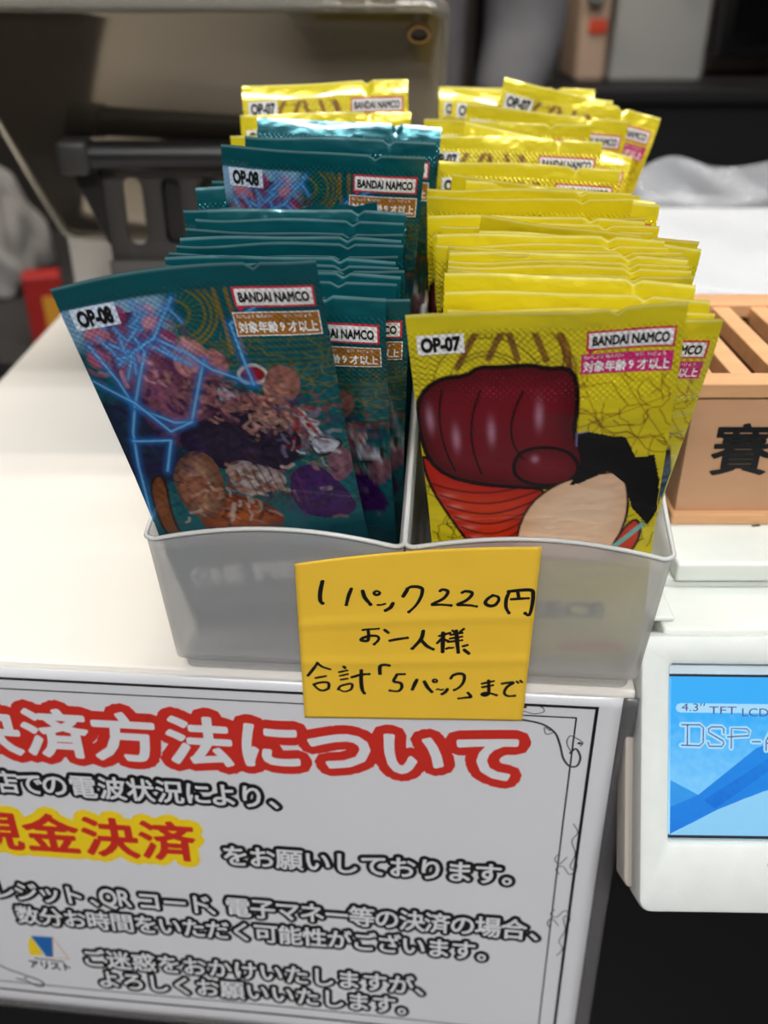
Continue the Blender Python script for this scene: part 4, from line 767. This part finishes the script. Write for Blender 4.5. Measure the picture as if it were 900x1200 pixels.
# ================================================================= tablet on its stand
tb = thing('tablet', 'dark glossy tablet in a clear case leaning on the black stand, seen from behind', 'tablet', (-82, 581, 52))
tb.rotation_euler = (math.radians(43), 0, math.radians(-1.5))
TW = 114; TH = 179
ALU = mat('tablet_back', (118, 110, 98), .1, metal=.85, bump=.02, bscale=40)
CASE = mat('clear_case', (208, 203, 190), .12, trans=.8, ior=1.35)
MB().prism(rrect(-TW+2.5, TW-2.5, 2.5, TH-2.5, 9, 8), 0, 7, 'y', b=1.2).build('tablet_body', ALU, tb, auto=True)
MB().prism(rrect(-TW+6, TW-6, 6, TH-6, 6, 8), 7, 7.6, 'y').build('display_glass', mat('dark_glass', (8, 8, 10), .08, emit=(20, 22, 26), es=.3), tb)
MB().prism(rrect(-TW, TW, 0, TH, 11, 8), -1.2, 8.2, 'y', b=1.0, holes=[rrect(-TW+3.6, TW-3.6, 3.6, TH-3.6, 8, 8)]).build('case_rim', CASE, tb, auto=True); CR = bpy.data.objects['case_rim']
cx, cz = TW-13.5, TH-14.5
ring = [(cx+5.1*math.cos(k*math.pi/12), cz+5.1*math.sin(k*math.pi/12)) for k in range(24)]; r2 = [(cx+3.8*math.cos(k*math.pi/12), cz+3.8*math.sin(k*math.pi/12)) for k in range(24)]
MB().prism(ring, -1.9, -.1, 'y', holes=[r2]).build('lens_ring', mat('lens_ring', (150, 116, 70), .25, metal=.8), tb); LR = bpy.data.objects['lens_ring']
MB().prism(r2, -.6, -.1, 'y').build('camera_lens', mat('lens_glass', (8, 8, 9), .1), LR)
for x in (TW-42, TW-29): MB().box(x-5.6, x+5.6, 1.5, 5.5, TH-.6, TH+1.4, .7).build('volume_button', CASE, CR)
st = thing('tablet_stand', 'black slotted metal stand carrying the tablet behind the teal packs', 'stand', (0, 0, .3))
BK = mat('stand_metal', (58, 55, 53), .5, metal=.3); BK2 = mat('stand_plastic', (26, 25, 25), .4)
slots = [rrect(x-5, x+5, 66, 101, 4.4, 5) for x in (-133.5, -113, -92.5, -72, -51.5, -31)]
MB().prism([(-149, 2), (-20, 2), (-20, 113), (-149, 113)], 516, 519, 'y', b=.5, holes=slots).build('slotted_plate', BK, st, auto=True)
MB().box(-122, -22, 521, 524, 58, 112, .5).build('slot_dark_backing', BK2, st)  # dark sheet added behind the slots so that they look dark
MB().box(-150, -19, 512, 515.6, 2, 58, .8).build('foot_plate', mat('stand_foot', (84, 80, 76), .5), st, auto=True)
MB().box(-150, -18, 512, 575, 0, 4, 1).build('base', BK2, st, auto=True)
MB().prism([(-167, 112), (-149.6, 112), (-149.6, 66)], 516, 520, 'y').build('side_bracket', BK2, st)
MB().tube([(-166, 511, 113), (-18, 511, 113)], 7.2, 16).build('hinge_bar', BK2, st, auto=True)
MB().box(-167, -150, 503, 519, 104, 121, 3).build('end_block', mat('stand_block', (52, 50, 48), .45), st, auto=True)
MB().tube([(-146, 515.9, 106), (-146, 514.6, 106)], 1.6, 10).build('screw', mat('screw_steel', (40, 40, 40), .3, metal=.8), st)

# equipment box behind the tablet at the left end of the counter
eb = thing('register_drawer_box', 'pale grey equipment box at the left back end behind the tablet', 'box', (0, 0, 0))
GB = mat('pale_grey_plastic', (196, 190, 180), .5, noise=.03, nscale=20)
MB().box(-214, -20, 640, 830, -946, 84, 3).build('case_body', GB, eb, auto=True)
MB().box(-208, -26, 638.6, 640.2, 6, 78, .5).build('case_front', GB, eb)

# ================================================================= person behind the counter
def skin(name, chain, m, parent, sub=2):
    """chain: {id: (point, radius, parent id)} grown as one continuous surface"""
    ids = list(chain); me = bpy.data.meshes.new(name)
    me.from_pydata([tuple(c/1000 for c in chain[k][0]) for k in ids], [(ids.index(chain[k][2]), i) for i, k in enumerate(ids) if chain[k][2]], [])
    o = bpy.data.objects.new(name, me); COL.objects.link(o); o.parent = parent; me.materials.append(m)
    md = o.modifiers.new('skin', 'SKIN'); md.use_smooth_shade = True
    for i, k in enumerate(ids):
        r_ = chain[k][1]; r_ = r_ if isinstance(r_, tuple) else (r_, r_)
        me.skin_vertices[0].data[i].radius = (r_[0]/1000, r_[1]/1000)
    me.skin_vertices[0].data[0].use_root = True
    sb = o.modifiers.new('sub', 'SUBSURF'); sb.levels = sub; sb.render_levels = sub
    return o
pe = thing('person', 'person in a grey sweatshirt standing behind the tablet with one forearm bent', 'person', (-48, 1290, -950))
SWT = mat('grey_sweatshirt', (112, 110, 112), .9, noise=.12, nscale=30, bump=.4, bscale=60); SKN = mat('skin', (214, 164, 136), .55)
skin('sweatshirt', {'hip': ((0, 0, 900), (168, 112), None), 'waist': ((0, 0, 1020), (158, 108), 'hip'), 'chest': ((0, 5, 1210), (176, 118), 'waist'), 'neck': ((0, 8, 1400), (70, 64), 'chest'),
  'sl': ((185, 5, 1370), 66, 'chest'), 'el': ((226, 10, 1090), 56, 'sl'), 'wl': ((190, -40, 985), 42, 'el'),
  'sr': ((-185, 5, 1370), 66, 'chest'), 'er': ((-240, -5, 1110), 56, 'sr'), 'wr': ((-170, -190, 1090), 42, 'er')}, SWT, pe)
skin('trousers', {'pel': ((0, 0, 900), (160, 105), None), 'hl': ((90, 0, 820), 92, 'pel'), 'kl': ((100, -10, 480), 68, 'hl'), 'al': ((102, 15, 80), 55, 'kl'),
  'hr': ((-90, 0, 820), 92, 'pel'), 'kr': ((-100, -10, 480), 68, 'hr'), 'ar': ((-102, 15, 80), 55, 'kr')}, mat('dark_trousers', (34, 35, 40), .9), pe)
for s in (1, -1): MB().prism([(p[0], p[1]) for p in rrect(s*102-45, s*102+45, -190, 70, 40, 6)], 0, 75, 'z', b=12).build('shoe', mat('black_shoe', (20, 20, 22), .5), pe, auto=True)
skin('head', {'nb': ((0, 8, 1400), 58, None), 'nt': ((0, 0, 1470), 55, 'nb'), 'jaw': ((0, -12, 1525), (66, 78), 'nt'), 'mid': ((0, -5, 1590), (76, 94), 'jaw'), 'crn': ((0, 2, 1650), (66, 82), 'mid')}, SKN, pe); HD = bpy.data.objects['head']
skin('hair', {'a': ((0, 22, 1600), (84, 88), None), 'b': ((0, 14, 1660), (84, 96), 'a'), 'c': ((0, 8, 1700), (50, 60), 'b')}, mat('dark_hair', (28, 22, 20), .6), pe)
for s in (1, -1):
    MB().tube([(s*30, -96, 1600), (s*30, -104, 1600)], 9, 12).build('eye', mat('eye_dark', (30, 24, 22), .2), HD)
    MB().tube([(s*80, 0, 1575), (s*88, 4, 1610)], [12, 16], 8).build('ear', SKN, HD, True)
MB().tube([(0, -96, 1595), (0, -118, 1568), (0, -98, 1560)], [8, 13, 8], 8).build('nose', SKN, HD, True)
MB().tube([(-24, -98, 1538), (0, -104, 1535), (24, -98, 1538)], [3, 6, 3], 8).build('mouth', mat('lips', (170, 96, 88), .5), HD, True)
for s, (wx, wy, wz) in ((1, (190, -52, 960)), (-1, (-170, -190, 1090))):
    ch = {'w': ((wx, wy, wz), 26, None), 'p': ((wx-s*14, wy-44, wz-14), (36, 18), 'w'), 'k': ((wx-s*20, wy-78, wz-26), (38, 14), 'p')}
    for j, (dx, L_) in enumerate(((-27, 58), (-9, 68), (9, 64), (27, 50))):
        ch['f%da' % j] = ((wx-s*20+dx, wy-84-L_*.35, wz-34), 9, 'k'); ch['f%db' % j] = ((wx-s*22+dx, wy-84-L_*.7, wz-52), 8, 'f%da' % j); ch['f%dc' % j] = ((wx-s*22+dx*.95, wy-82-L_*.8, wz-74), 7, 'f%db' % j)
    ch['ta'] = ((wx-s*48, wy-56, wz-22), 11, 'p'); ch['tb'] = ((wx-s*58, wy-84, wz-38), 9, 'ta')
    skin('hand', ch, SKN, pe)

# ================================================================= far background, right
dk = mat('black_cabinet_paint', (9, 9, 10), .6)
bc = thing('low_cabinet', 'long black cabinet in the right background', 'cabinet', (0, 0, -950))
MB().box(200, 1900, 1500, 2000, 0, 975, 3).build('cabinet_body', dk, bc); MB().box(190, 1910, 1488, 2005, 976, 996, 3).build('cabinet_top', dk, bc)
for x in (620, 1050, 1480): MB().box(x-2, x+2, 1498, 1499.8, 40, 960).build('door_gap', mat('gap_black', (2, 2, 2), .8), bc)
pm = thing('ticket_machine', 'tall pale grey upright machine in the right background', 'machine', (425, 1600, 46.5))
GM = mat('machine_grey', (168, 166, 160), .5, noise=.04, nscale=10)
MB().prism([(-78, 0), (68, 0), (68, 900), (-40, 900)], 0, 220, 'y', b=6).build('casing', GM, pm, auto=True)
MB().tube([(25, -2, 148), (25, -18, 148)], 15, 14).build('dial', mat('dial_grey', (110, 110, 110), .4), pm, auto=True); MB().tube([(-38, -1, 158), (-38, -8, 158)], 10, 12).build('key_hole', mat('key_black', (14, 14, 14), .4), pm)
sg = thing('small_dispenser', 'narrow beige dispenser with a red-orange spot beside the pale machine', 'dispenser', (318, 1590, 46.5))
MB().box(-24, 22, 0, 150, 0, 330, 6).build('casing', mat('beige_plastic', (186, 158, 134), .5), sg, auto=True); MB().box(-10, 18, -5, 0, 66, 86, 3).build('red_label', mat('red_orange', (214, 70, 40), .5), sg); MB().tube([(-4, -4, 120), (-4, -20, 120)], 15, 14).build('chrome_knob', mat('chrome', (210, 205, 200), .2, metal=.9), sg, auto=True)
bk_ = thing('shelf_unit', 'dark brown upright shelf side between the person and the beige dispenser', 'shelf', (256, 2015, -950))
MB().box(-50, 45, 0, 380, 0, 2300, 3).build('side_board', mat('dark_brown_wood', (30, 24, 20), .6, noise=.2, nscale=8), bk_)
for z in (1010, 1300, 1600): MB().box(-520, -50, 10, 370, z-170, z-150, 2).build('shelf_board', mat('dark_brown_wood', (30, 24, 20), .6), bk_)
mo = thing('wall_monitor', 'black monitor in the upper right background', 'monitor', (640, 1560, 82))
MB().box(-140, 300, 0, 50, 0, 330, 6).build('frame', mat('monitor_black', (12, 12, 13), .3), mo, auto=True); MB().box(-125, 285, -1.5, 0, 18, 315).build('screen', mat('monitor_glass', (6, 6, 7), .12), mo); MB().box(40, 100, 10, 40, -35, 0, 2).build('neck', dk, mo); MB().box(-20, 160, -30, 90, -35.5, -29, 3).build('foot', dk, mo)
gp = thing('grey_appliance', 'low grey-brown appliance under the black monitor', 'appliance', (640, 1700, 46.5))
MB().box(-150, 420, 0, 200, 0, 140, 8).build('casing', mat('taupe_plastic', (120, 108, 98), .5, noise=.06, nscale=12), gp, auto=True)

gs = thing('spray_bottle', 'small dark bottle with a green-yellow label behind the yellow packs', 'bottle', (232, 1530, 46.5))
MB().tube([(0, 0, 0), (0, 0, 40), (0, 0, 50), (0, 0, 62)], [15, 15, 7, 7], 16).build('bottle_body', mat('bottle_dark', (20, 22, 18), .3), gs, auto=True)
MB().tube([(0, 0, 8), (0, 0, 34)], 15.4, 16).build('bottle_label', mat('label_green', (150, 160, 30), .5), gs, auto=True)

# ================================================================= far background, left
sh = thing('low_shelf', 'low dark shelf at the far left beyond the counter end', 'shelf', (-640, 1150, -950))
DS = mat('shelf_dark', (44, 40, 40), .6)
MB().box(-420, 330, -190, 400, 760, 780, 2).build('shelf_board', DS, sh); MB().box(-404, 314, -180, 400, 380, 396, 2).build('shelf_board', DS, sh); MB().box(-420, 330, -190, 400, 0, 20, 2).build('shelf_board', DS, sh)
for x in (-420, 314): MB().box(x, x+16, -188, 400, 20, 760).build('side_board', DS, sh)
bg = thing('white_plastic_bag', 'crumpled white plastic bag at the far left behind the tablet', 'bag', (-590, 1240, -169.5))
v_, f_ = rough_box(-150, 120, -70, 110, 0, 150, 8, 30, 21)
v_ = [((x*(1-.35*max(0, z-60)/100)), y*(1-.3*max(0, z-60)/100), max(0, z)) for x, y, z in v_]
o = add_obj('bag_body', mesh('bag_body', v_, f_), mat('bag_plastic', (150, 146, 142), .4), bg, True)
sbm = o.modifiers.new('sub', 'SUBSURF'); sbm.levels = 1; sbm.render_levels = 1
rp = thing('snack_box', 'red snack box with a yellow stripe at the far left', 'box', (-376, 1020, -169.5), .3)
MB().box(-20, 20, -14, 20, 0, 78, 2).build('carton', mat('carton_red', (150, 30, 26), .5), rp); MB().box(-2, 17, -14.8, -14.2, 8, 56).build('stripe', mat('carton_yellow', (200, 140, 40), .5), rp)
gc = thing('grey_bin', 'grey bin at the far left edge', 'bin', (-480, 850, -950))
MB().prism(rrect(-150, 60, -60, 90, 20, 4), 0, 800, 'z', b=6).build('bin_body', mat('bin_grey', (104, 100, 98), .6), gc, auto=True); MB().prism(rrect(-156, 66, -66, 96, 22, 4), 801, 820, 'z', b=4).build('bin_lid', mat('bin_lid_grey', (84, 80, 80), .6), gc, auto=True)
